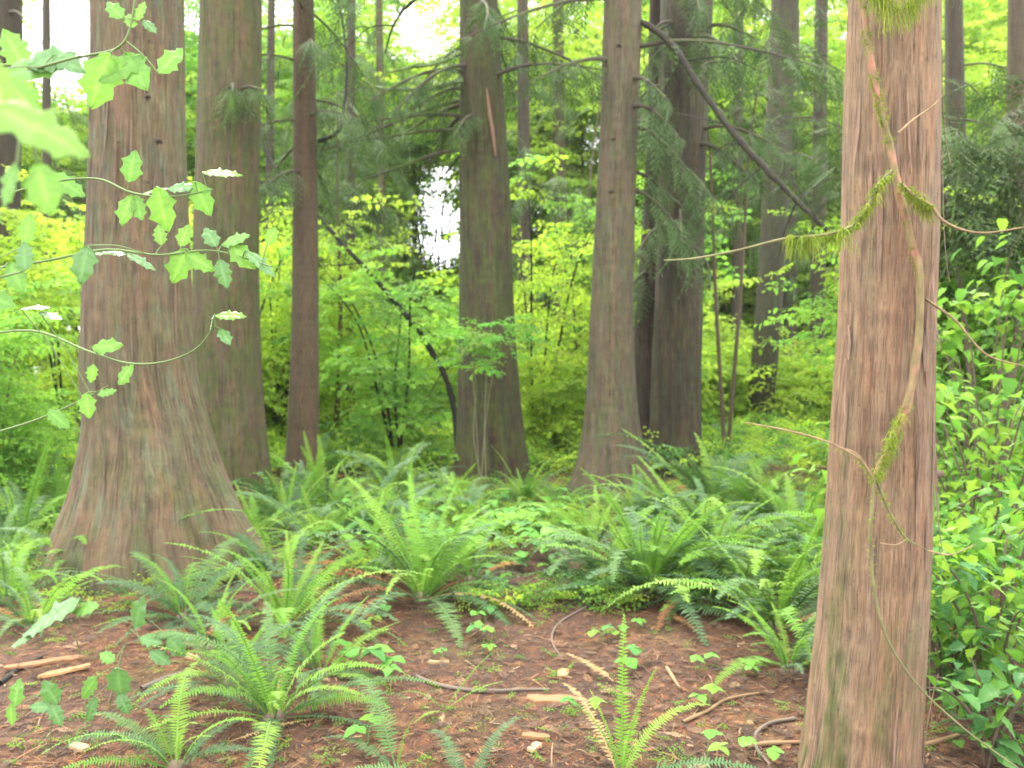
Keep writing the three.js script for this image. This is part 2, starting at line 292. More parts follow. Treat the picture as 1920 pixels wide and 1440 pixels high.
// one limb with sprays; returns the limb's geometry and pushes its sprays
function limb(root, from, dir, len, droop, r, list, o = {}) {
  const { density = 9, size = [0.7, 1.2], tint = CONIFER, geoN = CEDAR.length, upturn = 0.1, bare = 0.15, seg = 6 } = o;
  const pts = [], d = dir.clone().normalize(); let p = from.clone();
  const N = 6; for (let i = 0; i <= N; i++) { pts.push(p.clone()); const t = i / N; d.y += (-droop * (1 - t) + upturn * t) / N * 2; d.x += sym(0.07); d.z += sym(0.07); d.normalize(); p.addScaledVector(d, len / N); }
  const curve = new THREE.CatmullRomCurve3(pts), n = Math.round(len * density);
  for (let i = 0; i < n; i++) {
    const t = lerp(bare, 1, (i + rnd()) / n), q = curve.getPoint(t), tg = curve.getTangent(t), side = i % 2 ? 1 : -1;
    const out = V().crossVectors(tg, V(0, 1, 0)).normalize().multiplyScalar(side * rr(0.3, 1)).addScaledVector(tg, rr(0.3, 0.9)).add(V(0, rr(-0.75, -0.05), 0));
    if (inOpening(q)) continue;
    list.push([Math.floor(rnd() * geoN), at(q.sub(root), look(out, V(sym(0.4), 1, sym(0.4))), rr(...size) * (1 - 0.25 * t)), tint()]);
  }
  return tubeGeo(pts.map((x) => x.clone().sub(root)), [r, r * 0.7, r * 0.4, r * 0.15], seg, 12, 0.2, (q) => { const m = sstep(-0.1, 0.25, fbm(q.x * 5, q.y * 5, q.z * 5, 3)) * (o.moss ?? 0.5); return col(lerp(0.055, 0.10, m), lerp(0.042, 0.14, m), lerp(0.03, 0.03, m)); });
}
function fillCrown(list, geos, mat, parent, name = 'crown') { geos.forEach((g, k) => { const l = list.filter((x) => x[0] === k).map((x) => [x[1], x[2]]); if (l.length) copies(name, g, mat, l, parent); }); }
function conifer(name, label, o, br, group) {
  const t = trunkGeo(o), th = thing(name, label, 'tree', t.base, group);
  part('trunk', t.geo, o.mat ?? BARK, th);
  const list = [];
  for (const b of br) {
    const { h0, h1, n, len = [1, 2], droop = 0.6, az = [0, 360] } = b;
    for (let i = 0; i < n; i++) {
      const h = lerp(h0, h1, (i + rnd()) / n), a = rr(...az) * D2R, c = t.centre(h), dir = V(Math.cos(a), rr(-0.1, 0.35), Math.sin(a)), r = t.radius(h);
      part('branch', limb(t.base, c.addScaledVector(V(Math.cos(a), 0, Math.sin(a)), r * 0.8), dir, rr(...len), droop, clamp(r * 0.14, 0.012, 0.035), list, b), LIMB, th);
    }
  }
  fillCrown(list, CEDAR, NEEDLE, th);
  
  return [th, t];
}
const BROWN = [0.185, 0.122, 0.068], GREYB = [0.185, 0.132, 0.08], DARK = [0.12, 0.08, 0.055];

// the tall trunks, nearest first
const [bigCedar, bigT] = conifer('cedar_tree', 'massive red cedar with a wide flared base, largest trunk on the left', { rows: [[295, 1075, 0.77], [292, 1000, 0.68], [287, 900, 0.55], [279, 800, 0.455], [263, 700, 0.42], [260, 600, 0.395], [259, 500, 0.375], [260, 300, 0.345], [259, 0, 0.33]], d: 6.35, seg: 220, rings: 240, top: 13, s: 1.3, tint: [0.215, 0.15, 0.08], moss: 0.6, lichen: 0.75, red: 0.7, ridge: 0.028, mossAt: (a, h) => 0.55 + 0.7 * sstep(0.3, 0.0, Math.abs(Math.sin(a))) + 0.6 * sstep(1.6, 0.2, h),
  lobes: [[12, 0.5, 0.2, 0.3], [8, 0.12, 0.4, 0.6], [55, 0.05, 0.2, 0.7], [128, 0.12, 0.18, 0.2], [165, 0.16, 0.2, 0.22], [60, 0.12, 0.15, 0.18], [72, -0.1, 0.1, 0.5], [95, 0.06, 0.22, 0.6], [112, -0.08, 0.08, 0.6], [140, 0.05, 0.2], [172, 0.08, 0.3, 0.5], [230, 0.15, 0.3], [310, 0.12, 0.3], [38, -0.07, 0.09, 0.8], [84, -0.05, 0.05, 1.2]] },
  [{ h0: 6.5, h1: 11, n: 5, len: [1.2, 2.4], density: 7 }]);
conifer('cedar_tree', 'thick mossy brown cedar trunk just behind the flared cedar on its right', { rows: [[430, 945, 0.53], [428, 860, 0.47], [426, 760, 0.42], [424, 600, 0.385], [428, 300, 0.365], [434, 0, 0.352]], d: 10, seg: 150, rings: 170, top: 14, s: 2.1, tint: BROWN, moss: 0.85, lichen: 0.3, red: 0.35, ridge: 0.03, lobes: [[20, 0.08, 0.3, 0.5], [75, 0.07, 0.2, 0.5], [120, 0.08, 0.3, 0.5]] },
  [{ h0: 6.3, h1: 12, n: 6, len: [1.2, 2.4], density: 7 }, { h0: 4.7, h1: 5.0, n: 2, len: [0.7, 0.9], az: [20, 70], density: 14, tint: CONIFER }]);
conifer('conifer_tree', 'slim straight reddish trunk standing alone right of the two thick cedars', { rows: [[566, 905, 0.25], [567, 860, 0.225], [569, 780, 0.205], [572, 600, 0.182], [572, 300, 0.162], [569, 0, 0.142]], d: 11.4, seg: 90, rings: 130, top: 13, s: 3.7, tint: BROWN, moss: 0.3, red: 0.4, ridge: 0.03, mat: BARKFINE, lobes: [[150, 0.1, 0.4, 0.4]] },
  [{ h0: 3.9, h1: 8, n: 19, len: [0.9, 2.0], droop: 0.7, density: 10, tint: GREY_CONIFER }, { h0: 2.2, h1: 2.4, n: 0 }]);
const [midCedar, midT] = conifer('cedar_tree', 'dark mossy cedar in the centre with a pale scar strip on its bark', { rows: [[919, 905, 0.55], [919, 860, 0.5], [917, 800, 0.455], [915, 700, 0.42], [913, 600, 0.392], [910, 400, 0.362], [904, 200, 0.315], [897, 0, 0.265]], d: 11.7, seg: 170, rings: 180, top: 14, s: 4.9, tint: [0.1, 0.07, 0.038], moss: 0.85, red: 0.2, ridge: 0.032, lobes: [[10, 0.16, 0.22, 0.5], [52, -0.14, 0.1, 1.1], [66, 0.1, 0.13, 1], [80, -0.16, 0.09, 1.2], [93, 0.08, 0.12, 0.9], [110, -0.12, 0.08, 0.8], [128, 0.1, 0.2, 0.6], [170, 0.12, 0.25, 0.4], [270, 0.1, 0.3]] },
  [{ h0: 4.7, h1: 6.2, n: 10, len: [0.8, 1.7], droop: 0.9, az: [100, 230], density: 14, size: [0.6, 1] }, { h0: 5.2, h1: 10, n: 13, len: [1.4, 2.6], density: 8 }, { h0: 4.6, h1: 5.5, n: 4, len: [1.8, 2.3], droop: 0.5, upturn: 0.4, az: [150, 210], density: 4, size: [0.4, 0.7], moss: 1 }]);
const [flutedCedar, flutedT] = conifer('cedar_tree', 'tapering cedar with fluted flaring foot right of the central cedar', { rows: [[1150, 940, 0.6], [1149, 900, 0.5], [1147, 850, 0.4], [1146, 800, 0.345], [1146, 700, 0.285], [1147, 600, 0.262], [1154, 400, 0.24], [1162, 200, 0.23], [1168, 0, 0.226]], d: 10.1, seg: 150, rings: 180, top: 14, s: 6.3, tint: GREYB, moss: 0.55, lichen: 0.6, red: 0.35, ridge: 0.028, lobes: [[5, 0.14, 0.3, 0.35], [45, 0.08, 0.2, 0.4], [62, -0.16, 0.11, 0.5], [85, 0.06, 0.2, 0.5], [103, -0.1, 0.08, 0.5], [125, 0.06, 0.2], [168, 0.12, 0.3, 0.35]] },
  [{ h0: 5.0, h1: 10, n: 14, len: [1.2, 2.4], density: 8 }, { h0: 3.6, h1: 5.2, n: 5, len: [0.6, 1.1], az: [-30, 60], droop: 1, density: 12, tint: GREY_CONIFER }]);
conifer('cedar_tree', 'broad grey cedar trunk partly hidden behind the cedar with the fluted foot', { rows: [[1266, 890, 0.46], [1266, 820, 0.39], [1268, 700, 0.365], [1271, 600, 0.355], [1277, 400, 0.345], [1281, 200, 0.36], [1288, 0, 0.375]], d: 12.4, seg: 120, rings: 150, top: 14, s: 7.7, tint: [0.09, 0.064, 0.04], moss: 0.4, lichen: 0.35, red: 0.25, ridge: 0.035, lobes: [[60, 0.1, 0.2, 0.8], [100, -0.12, 0.12, 1], [140, 0.1, 0.2, 0.6]] },
  [{ h0: 3.2, h1: 7.5, n: 15, len: [0.8, 1.7], droop: 1, az: [30, 190], density: 11, tint: GREY_CONIFER }, { h0: 5.5, h1: 11, n: 9, len: [1.4, 2.6], density: 8 }]);
conifer('cedar_tree', 'nearly black cedar trunk squeezed between the fluted cedar and the broad grey one', { rows: [[1222, 880, 0.36], [1222, 800, 0.33], [1223, 700, 0.31], [1224, 600, 0.28], [1226, 450, 0.2], [1226, 300, 0.12], [1228, 100, 0.1]], d: 13, seg: 80, rings: 110, top: 10, s: 8.2, tint: [0.085, 0.052, 0.038], moss: 0.2, ridge: 0.04, lobes: [[120, 0.1, 0.3]] },
  [{ h0: 2.6, h1: 6, n: 8, len: [0.6, 1.1], droop: 1.2, az: [50, 140], density: 12, tint: GREY_CONIFER }]);
conifer('conifer_tree', 'mossy trunk leaning right in the middle distance beside the near pinkish trunk', { rows: [[1423, 805, 0.4], [1426, 760, 0.36], [1436, 650, 0.35], [1450, 450, 0.35], [1462, 200, 0.35], [1472, 0, 0.35]], d: 22.5, seg: 60, rings: 90, top: 18, s: 9.4, tint: [0.075, 0.057, 0.036], moss: 0.6, ridge: 0.04 },
  [{ h0: 5.8, h1: 13, n: 14, len: [1.6, 3.2], droop: 0.9, density: 7, size: [1, 1.6] }]);
const [nearTree, nearT] = conifer('cedar_tree', 'near pinkish brown cedar with dead mossy stem, large trunk on the right', { rows: [[1604, 1475, 0.23], [1610, 1430, 0.213], [1630, 1200, 0.196], [1644, 1000, 0.188], [1652, 800, 0.18], [1661, 600, 0.169], [1668, 400, 0.169], [1671, 200, 0.165], [1676, 0, 0.159]], d: 3.1, seg: 200, rings: 260, top: 9, s: 10.6, tint: [0.39, 0.235, 0.135], mot: 0.12, moss: 0.5, red: 0.3, ridge: 0.016, mat: BARKFINE, mossAt: (a, h) => 0.3 + 1.3 * sstep(0.9, 0.1, h) + 1.2 * sstep(2.0, 2.9, a) * sstep(1.8, 0.5, h), lobes: [[160, 0.12, 0.5, 0.25], [40, 0.04, 0.3, 0.4]] },
  [{ h0: 4.2, h1: 7, n: 8, len: [0.8, 1.4], az: [-60, 240], density: 9 }]);
const SLIM = 'slim trunks deep in the wood';
const slim = (label, px, base, d, r, lean, dark, o = {}) => conifer('conifer_tree', label, { rows: [[px, base, r * 1.3], [px + lean * 0.1, base - 60, r * 1.1], [px + lean * 0.5, (base) * 0.5, r], [px + lean, 0, r * 0.85]], d, seg: 36, rings: 60, top: o.top ?? 16, s: px * 0.013, tint: dark ? [0.08, 0.052, 0.034] : [0.13, 0.085, 0.05], moss: o.moss ?? 0.4, ridge: 0.04, mat: BARKFINE },
  o.br ?? [{ h0: 3.5, h1: 12, n: 13, len: [1.2, 2.6], droop: 0.9, density: 7, size: [0.9, 1.5] }]);
slim('straight slim trunk behind and just right of the central mossy cedar', 986, 770, 26, 0.2, -6, true, { br: [{ h0: 4.2, h1: 13, n: 17, len: [1.2, 2.6], droop: 0.9, density: 7, size: [0.9, 1.5] }] });
slim('pale slim trunk midway between the central cedar and the fluted cedar', 1052, 765, 29, 0.21, -6, false, { br: [{ h0: 5, h1: 14, n: 17, len: [1.4, 2.8], droop: 0.9, density: 7, size: [1, 1.5] }, { h0: 1.8, h1: 5, n: 10, len: [0.8, 1.8], droop: 1, density: 7, size: [0.8, 1.3], tint: GREY_CONIFER }] });
slim('thin young conifer between the slim reddish trunk and the central cedar', 655, 795, 18, 0.1, 4, true, { br: [{ h0: 3.2, h1: 9, n: 24, len: [0.9, 2.0], droop: 1, density: 9, size: [0.8, 1.4], tint: GREY_CONIFER }], moss: 0.3 });
slim('dark trunk cut by the left edge of the picture', -2, 870, 13, 0.24, 16, true, { br: [{ h0: 5, h1: 9, n: 5, len: [0.8, 1.6], density: 6 }], top: 12 });
slim('dark trunk showing past the lower left side of the flared cedar', 183, 905, 11.4, 0.24, 30, true, { br: [], top: 9 });
slim('short dark trunk far behind the mossy leaning trunk', 1476, 735, 32, 0.3, 10, true, { br: [{ h0: 4.5, h1: 14, n: 13, len: [1.6, 3], droop: 0.9, density: 6, size: [1.2, 1.9] }] });
for (const [px, d, r] of [[720, 30, 0.14], [1090, 34, 0.2], [1380, 30, 0.18], [1530, 26, 0.22], [1800, 17, 0.2], [1900, 14, 0.16], [90, 24, 0.12], [500, 26, 0.13], [1345, 38, 0.3], [620, 36, 0.2]]) slim('dim slim trunk standing far back among the leaves', px, 700 + 1544 * 1.35 / d, d, r, sym(14), rnd() < 0.6, { br: [{ h0: d > 20 ? 4.5 : 3.0, h1: d * 0.47, n: 13, len: [1.2, 2.6], droop: 1, density: 7, size: [0.9, 1.5], tint: rnd() < 0.5 ? GREY_CONIFER : CONIFER }] })[0].userData.group = SLIM;

// knots, and strips of bark peeling from the trunks that stand near
{
  const KNOT = new THREE.MeshStandardMaterial({ color: col(0.05, 0.034, 0.025), roughness: 0.95, bumpMap: barkB2, bumpScale: 0.004 });
  const knots = (th, t, l) => { for (const [px, py, r] of l) { const d0 = -th.position.z, c = t.centre(P(px, py, d0).y), R = t.radius(c.y), q = P(px, py, d0 - R * 0.98), n = q.clone().sub(c).setY(0).normalize(), k = Math.min(1, R * 0.99 / Math.hypot(q.x - c.x, q.z - c.z)); q.x = c.x + n.x * R * 0.97; q.z = c.z + n.z * R * 0.97; q.sub(th.position); part('knot', tubeGeo([q.clone().addScaledVector(n, -r), q.clone().addScaledVector(n, r * 0.3), q.clone().addScaledVector(n, r * 0.7).add(V(0, -r * 0.2, 0))], [r * 1.25, r, r * 0.45], 9, 8, 0.5), KNOT, th); } };
  knots(bigCedar, bigT, [[278, 178, 0.028], [268, 244, 0.016], [313, 258, 0.03], [285, 72, 0.018], [222, 268, 0.02], [280, 340, 0.02]]);
  knots(flutedCedar, flutedT, [[1160, 85, 0.035], [1150, 260, 0.03], [1147, 360, 0.032], [1172, 640, 0.02]]);
  const peel = (th, t, n, h0, h1, tint, L) => { for (let k = 0; k < n; k++) {
    const h = rr(h0, h1), l = rr(...L), a0 = rr(15, 165) * D2R, acc = new Acc(), M = 10, w = rr(0.004, 0.011), tw = sym(0.12), g = rr(0.8, 1.25), end = rnd() < 0.5 ? 1 : -1;
    for (let i = 0; i <= M; i++) { const u = i / M, y = h + (u - 0.5) * l, c = t.centre(y), lift = 0.004 + 0.02 * Math.pow(end > 0 ? u : 1 - u, 3) * l / 0.3, R = t.radius(y) * 1.012 + lift, a = a0 + tw * u, ww = w * (1 - Math.abs(u - 0.5) * 1.3); const p = V(c.x + Math.cos(a) * R, y, c.z + Math.sin(a) * R).sub(th.position), x = V(-Math.sin(a), 0, Math.cos(a)); const A = p.clone().addScaledVector(x, ww), B = p.clone().addScaledVector(x, -ww), C = p.clone().addScaledVector(V(Math.cos(a), 0, Math.sin(a)), 0.0025); const cc = col(tint[0] * g, tint[1] * g, tint[2] * g); const id = acc.v(A.x, A.y, A.z, ww * 2, y, cc); acc.v(C.x, C.y, C.z, 0, y, cc); acc.v(B.x, B.y, B.z, -ww * 2, y, cc); if (i) { acc.q(id - 3, id, id + 1, id - 2); acc.q(id - 2, id + 1, id + 2, id - 1); } }
    part('bark_strip', acc.geo(), BARKPEEL, th); } };
  const BARKPEEL = BARKFINE.clone(); BARKPEEL.side = THREE.DoubleSide;
  peel(nearTree, nearT, 26, 0.1, 2.9, [0.32, 0.19, 0.125], [0.12, 0.55]);
  peel(bigCedar, bigT, 40, 0.3, 4.4, [0.2, 0.135, 0.085], [0.2, 0.8]);
}
// scar strip on the central cedar
{
  const pts = [[912, 165], [918, 210], [924, 250], [929, 292]].map(([x, y]) => P(x, y, 11.34).sub(midCedar.position));
  part('bark_strip', tubeGeo(pts, [0.012, 0.03, 0.032, 0.012], 6, 16, 0.4), new THREE.MeshStandardMaterial({ color: col(0.17, 0.095, 0.06), roughness: 0.95 }), midCedar).userData.label = 'pale loose strip of bark';
}

// ---------- moss tufts and the dead stem on the near trunk ----------
const tuft = (() => { const a = new Acc(); for (let k = 0; k < 14; k++) { const h = rnd() * 6.28, l = rr(0.4, 1.1), sp = rr(0.2, 0.6), o = V(Math.cos(h) * sp, l, Math.sin(h) * sp), w = 0.025, x = V(-Math.sin(h) * w, 0, Math.cos(h) * w); const p = [x, x.clone().negate(), o.clone().multiplyScalar(0.55).add(x), o]; const i = p.map((q) => a.v(q.x, q.y, q.z)); a.t(i[0], i[1], i[2]); a.t(i[1], i[3], i[2]); } return a.geo(); })();
const MOSSC = () => { const k = rr(0.75, 1.25), y = rnd(); return col(lerp(0.17, 0.27, y) * k, lerp(0.25, 0.33, y) * k, 0.04 * k); };
function mossOn(parent, pts, r, n, size, hang = 0.5) {
  const c = new THREE.CatmullRomCurve3(pts), l = [];
  for (let i = 0; i < n * 2.2; i++) { const t = rnd(); if (fbm(t * 9, n * 0.01, r * 90, 2) < -0.12) continue; const q = c.getPoint(t), d = V(sym(1), sym(1) - hang, sym(1)).normalize(); l.push([at(q.addScaledVector(d, r * rr(0.5, 1)), new THREE.Quaternion().setFromUnitVectors(V(0, 1, 0), d), rr(...size) * 0.55), MOSSC()]); }
  return copies('moss', tuft, MOSS, l, parent);
}
{
  const rel = (l, d) => l.map(([x, y, k = 0]) => P(x, y, d + k).sub(nearTree.position));
  const WOOD = new THREE.MeshStandardMaterial({ vertexColors: true, roughness: 0.9, bumpMap: barkB2, bumpScale: 0.003 });
  const pinky = (q) => { const m = sstep(-0.3, 0.12, fbm(q.x * 14, q.y * 14, q.z * 14, 4)), f = 1 + 0.5 * nz(q.x * 70, q.y * 25, q.z * 70); return col(lerp(0.29, 0.16, m) * f, lerp(0.12, 0.12, m) * f, lerp(0.085, 0.05, m) * f); };
  const tan = (q) => { const f = 1 + 0.6 * nz(q.x * 40, q.y * 40, q.z * 40); return col(0.2 * f, 0.135 * f, 0.07 * f); }, olive = (q) => { const f = 1 + 0.6 * nz(q.x * 40, q.y * 40, q.z * 40); return col(0.13 * f, 0.12 * f, 0.05 * f); };
  const PINK = pinky, TAN = tan, OLIVE = olive;
  const st = rel([[1618, -20], [1628, 90], [1646, 180], [1668, 270], [1684, 350], [1703, 430], [1724, 520], [1724, 610], [1716, 690], [1700, 760], [1672, 830], [1640, 900]], 2.86);
  const stem = part('dead_stem', tubeGeo(st, [0.009, 0.012, 0.01, 0.013, 0.012, 0.013, 0.013, 0.015, 0.016, 0.011], 9, 120, 0.6, PINK), WOOD, nearTree); stem.userData.label = 'pinkish dead stem with moss clinging to the trunk';
  mossOn(stem, st.slice(0, 4), 0.014, 420, [0.012, 0.03]); mossOn(stem, st.slice(4, 7), 0.013, 160, [0.01, 0.022]); mossOn(stem, st.slice(9, 12), 0.018, 330, [0.012, 0.034]);
  const limbs = [
    [[[1684, 250], [1716, 222], [1748, 200], [1768, 178]], 2.8, 0.006, TAN, 0],
    [[[1672, 320], [1645, 350], [1625, 392], [1595, 425], [1545, 440], [1470, 448], [1380, 470], [1300, 485], [1245, 488]], 2.8, 0.0075, OLIVE, 1],
    [[[1690, 345], [1715, 368], [1745, 385], [1770, 415], [1830, 436], [1930, 425]], 2.78, 0.008, TAN, 0.45],
    [[[1640, 900], [1612, 862], [1560, 832], [1480, 808], [1395, 792]], 2.84, 0.006, TAN, 0.1],
    [[[1640, 900], [1605, 850], [1570, 838]], 2.8, 0.004, TAN, 0],
    [[[1645, 905], [1668, 960], [1700, 1010], [1736, 1030]], 2.84, 0.006, OLIVE, 0.15],
    [[[1700, 1012], [1680, 1022], [1650, 1018]], 2.84, 0.004, TAN, 0],
    [[[1735, 560], [1790, 600], [1850, 665], [1935, 690]], 2.9, 0.006, TAN, 0],
    [[[1738, 1032], [1780, 1040], [1830, 1020]], 2.84, 0.004, TAN, 0],
    [[[1640, 890], [1632, 1000], [1640, 1110], [1660, 1190], [1712, 1275], [1800, 1360], [1925, 1452]], 2.83, 0.0075, OLIVE, 0.1],
  ];
  for (const [l, d, r, m, mo] of limbs) { const p = rel(l, d), b = part('dead_twig', tubeGeo(p, [r * 0.8, r * 0.75, r * 0.6, r * 0.35], 6, 40, 0.4, m), WOOD, nearTree); if (mo) mossOn(b, mo === 1 ? p.slice(0, 6) : p.slice(0, 3), r * 1.6, Math.round(300 * mo), [0.012, 0.036], 0.9); }
  // beard of hanging moss at the top of the near trunk and on the twig left of it
  const strand = (() => { const A = new Acc(); for (let k = 0; k < 5; k++) { let p = V(sym(0.1), 0, sym(0.1)), last; const w = 0.014; for (let i = 0; i <= 6; i++) { const k1 = A.v(p.x - w * (1 - i / 7), p.y, p.z), k2 = A.v(p.x + w * (1 - i / 7), p.y, p.z + w); if (last) A.q(last[0], last[1], k2, k1); last = [k1, k2]; p.add(V(sym(0.07), -1 / 6 * rr(0.6, 1.1), sym(0.07))); } } return A.geo(); })();
  const beard = (l, n, len, d = 2.8) => { const c = new THREE.CatmullRomCurve3(rel(l, d)), m = []; for (let i = 0; i < n; i++) { const q = c.getPoint(rnd()).add(V(sym(0.012), sym(0.01), sym(0.02))); m.push([at(q, eul(sym(0.2), rnd() * 6.28, sym(0.25)), V(0.09, rr(...len), 0.09)), MOSSC().multiplyScalar(0.85)]); } copies('hanging_moss', strand, MOSS, m, nearTree); };
  beard([[1632, -30], [1665, 0], [1700, 8], [1745, -30]], 50, [0.03, 0.14]); beard([[1640, -40], [1700, -36], [1770, -30]], 35, [0.05, 0.14]);
  beard([[1470, 447], [1520, 442], [1590, 428]], 60, [0.03, 0.11]); beard([[1600, 420], [1630, 380], [1660, 330]], 45, [0.02, 0.06]); beard([[1700, 352], [1745, 386]], 50, [0.02, 0.07]); beard([[1690, 770], [1645, 890]], 60, [0.02, 0.06]);
  // stub of a broken branch
  const sb = rel([[1728, 893], [1750, 890], [1768, 888]], 3.08); part('branch_stub', tubeGeo(sb, [0.02, 0.017, 0.012], 8, 8, 0.2), new THREE.MeshStandardMaterial({ color: col(0.10, 0.06, 0.045), roughness: 0.9 }), nearTree);
}

// ---------- leaning and hanging bare branches ----------
function bare(label, name, pts, r, mat, twigs = 6, mo = 0) {
  const base = pts[0].clone(), p = pts.map((q) => q.clone().sub(base)), th = thing(name, label, 'branch', base);
  part('stem', tubeGeo(p, r, 9, 90, 0.55), mat, th);
  const c = new THREE.CatmullRomCurve3(p);
  for (let i = 0; i < twigs; i++) { const t = rr(0.15, 0.95), q = c.getPoint(t), d = V(sym(1), sym(0.8), sym(0.6)).normalize(), l = rr(0.4, 1.1); part('twig', tubeGeo([q, q.clone().addScaledVector(d, l * 0.5).add(V(0, sym(0.1), 0)), q.clone().addScaledVector(d, l).add(V(0, -0.1, 0))], [0.012, 0.008, 0.004], 5, 8, 0.2), mat, th); }
  if (mo) mossOn(th, p, r[0] * 1.0, mo, [0.02, 0.05], 0.2);
  return th;
}
bare('dark bare stem arching from the ground by the central cedar up to the upper left', 'leaning_stem', [G(858, 890), ...[[852, 770, 12.8], [832, 700, 13], [800, 645, 13.2], [760, 590, 13.4], [700, 520, 13.6], [640, 455, 13.8], [597, 405, 14], [545, 345, 14.2], [500, 290, 14.4], [485, 210, 14.6]].map((a) => P(...a))], [0.046, 0.046, 0.044, 0.042, 0.038, 0.035, 0.03, 0.018], DARKTWIG, 9);
bare('long mossy branch arching down from the fluted cedar toward the near pinkish trunk', 'hanging_branch', [[1192, 40, 10.1], [1215, 48, 9.95], [1260, 85, 9.8], [1310, 160, 9.6], [1360, 230, 9.4], [1420, 300, 9.2], [1480, 362, 9.0], [1530, 412, 8.8], [1565, 445, 8.7]].map((a) => P(...a)), [0.04, 0.04, 0.038, 0.037, 0.035, 0.032, 0.028, 0.016], new THREE.MeshStandardMaterial({ color: col(0.024, 0.019, 0.013), roughness: 0.95 }), 9, 500);
bare('dark branch with downward twigs hanging behind the slim reddish trunk', 'hanging_branch', [[598, 265, 11.45], [630, 250, 11.6], [645, 200, 12], [650, 120, 12.4], [640, 20, 12.8]].map((a) => P(...a)), [0.03, 0.025, 0.02, 0.015], DARKTWIG, 4);
bare('mossy upcurved branch reaching left from the central cedar below its foliage', 'mossy_branch', [[868, 150, 11.5], [815, 165, 11.4], [760, 168, 11.3], [710, 165, 11.2], [680, 150, 11.1]].map((a) => P(...a)), [0.035, 0.03, 0.022, 0.012], GREENTWIG, 4, 240);
bare('upper mossy branch sloping left from the central cedar', 'mossy_branch', [[862, 100, 11.5], [820, 118, 11.3], [770, 126, 11.1], [730, 135, 11]].map((a) => P(...a)), [0.035, 0.03, 0.022, 0.012], GREENTWIG, 3, 240);
bare('thin dark branch crossing high at the top between slim trunk and central cedar', 'hanging_branch', [[790, -10, 11], [755, 20, 10.9], [735, 55, 10.8], [722, 100, 10.7]].map((a) => P(...a)), [0.025, 0.02, 0.015, 0.01], DARKTWIG, 3);
bare('mossy bough lying low beyond the near trunk, left of it', 'fallen_branch', [[1452, 806], [1510, 796], [1560, 790], [1620, 784]].map(([x, y], i) => G(x, y).add(V(0, 0.08 + 0.12 * i, 0))), [0.06, 0.055, 0.045, 0.025], TWIG, 6, 200);

// ---------- shrubs and leafy understorey ----------
function shrub(name, label, base, h, rad, n, o = {}) {
  const { geos = BROAD, mat = WHITE_LEAF, tint = MIDGREEN, size = [0.7, 1.2], stems = 5, low = 0.15, stemMat = TWIG, r = 0.018, group, lean = V(), category = 'shrub', gap = true } = o;
  const th = thing(name, label, category, base, group), list = [];
  const tips = [];
  for (let s = 0; s < stems; s++) {
    const a = (s + rnd()) / stems * 6.28, R = rad * rr(0.35, 0.85), top = V(Math.cos(a) * R, h * rr(0.7, 1), Math.sin(a) * R * 0.8).add(lean);
    const pts = [V(sym(0.08), -0.05, sym(0.08)), V(top.x * 0.2, top.y * 0.4, top.z * 0.2).add(V(sym(0.1), 0, sym(0.1))), V(top.x * 0.55, top.y * 0.78, top.z * 0.55), top];
    part('stem', tubeGeo(pts, [r, r * 0.8, r * 0.5, r * 0.2], 6, 14, 0.2), stemMat, th); tips.push(new THREE.CatmullRomCurve3(pts));
  }
  for (let i = 0; i < n; i++) {
    const c = pick(tips), t = lerp(low, 1, rnd()), q = c.getPoint(t), a = rnd() * 6.28, l = rad * rr(0.05, 0.75) * (0.4 + 0.6 * t), out = V(Math.cos(a), sym(0.35) + 0.1, Math.sin(a));
    q.addScaledVector(out, l); if (q.y < 0.04) continue;
    const sz = rr(...size); if (gap && inOpening(q.clone().add(base), geos === BIGSPRAY ? 0.7 * sz : 0.3 * sz)) continue;
    list.push([Math.floor(rnd() * geos.length), at(q, look(V(out.x, out.y - 0.25, out.z), V(sym(0.35), 1, sym(0.35))), sz), tint(q)]);
  }
  fillCrown(list, geos, mat, th, 'foliage');
  return th;
}
// the low leafy maple in front of the central cedar, and its neighbours
shrub('vine_maple', 'small vine maple with thin pale stems against the central cedar', G(905, 925), 2.35, 0.42, 46, { tint: () => col(0.17 * rr(0.8, 1.2), 0.37 * rr(0.8, 1.2), 0.045), geos: MAPLE, low: 0.84, size: [0.5, 0.85], stems: 4, r: 0.008, stemMat: new THREE.MeshStandardMaterial({ color: col(0.13, 0.12, 0.065), roughness: 0.9 }) });
shrub('leafy_shrub', 'bright yellow green shrub between the central cedar and the fluted cedar', G(1035, 872), 2.1, 0.75, 230, { tint: YELLOWGREEN, geos: MAPLE, size: [0.6, 1] });
shrub('leafy_shrub', 'thin stemmed bright shrub filling the gap behind the fluted cedar', G(1060, 835), 2.9, 0.8, 160, { tint: YELLOWGREEN, geos: BROAD, size: [0.7, 1.1] });
const US = 'leafy understorey trees behind the trunks';
const back = [];
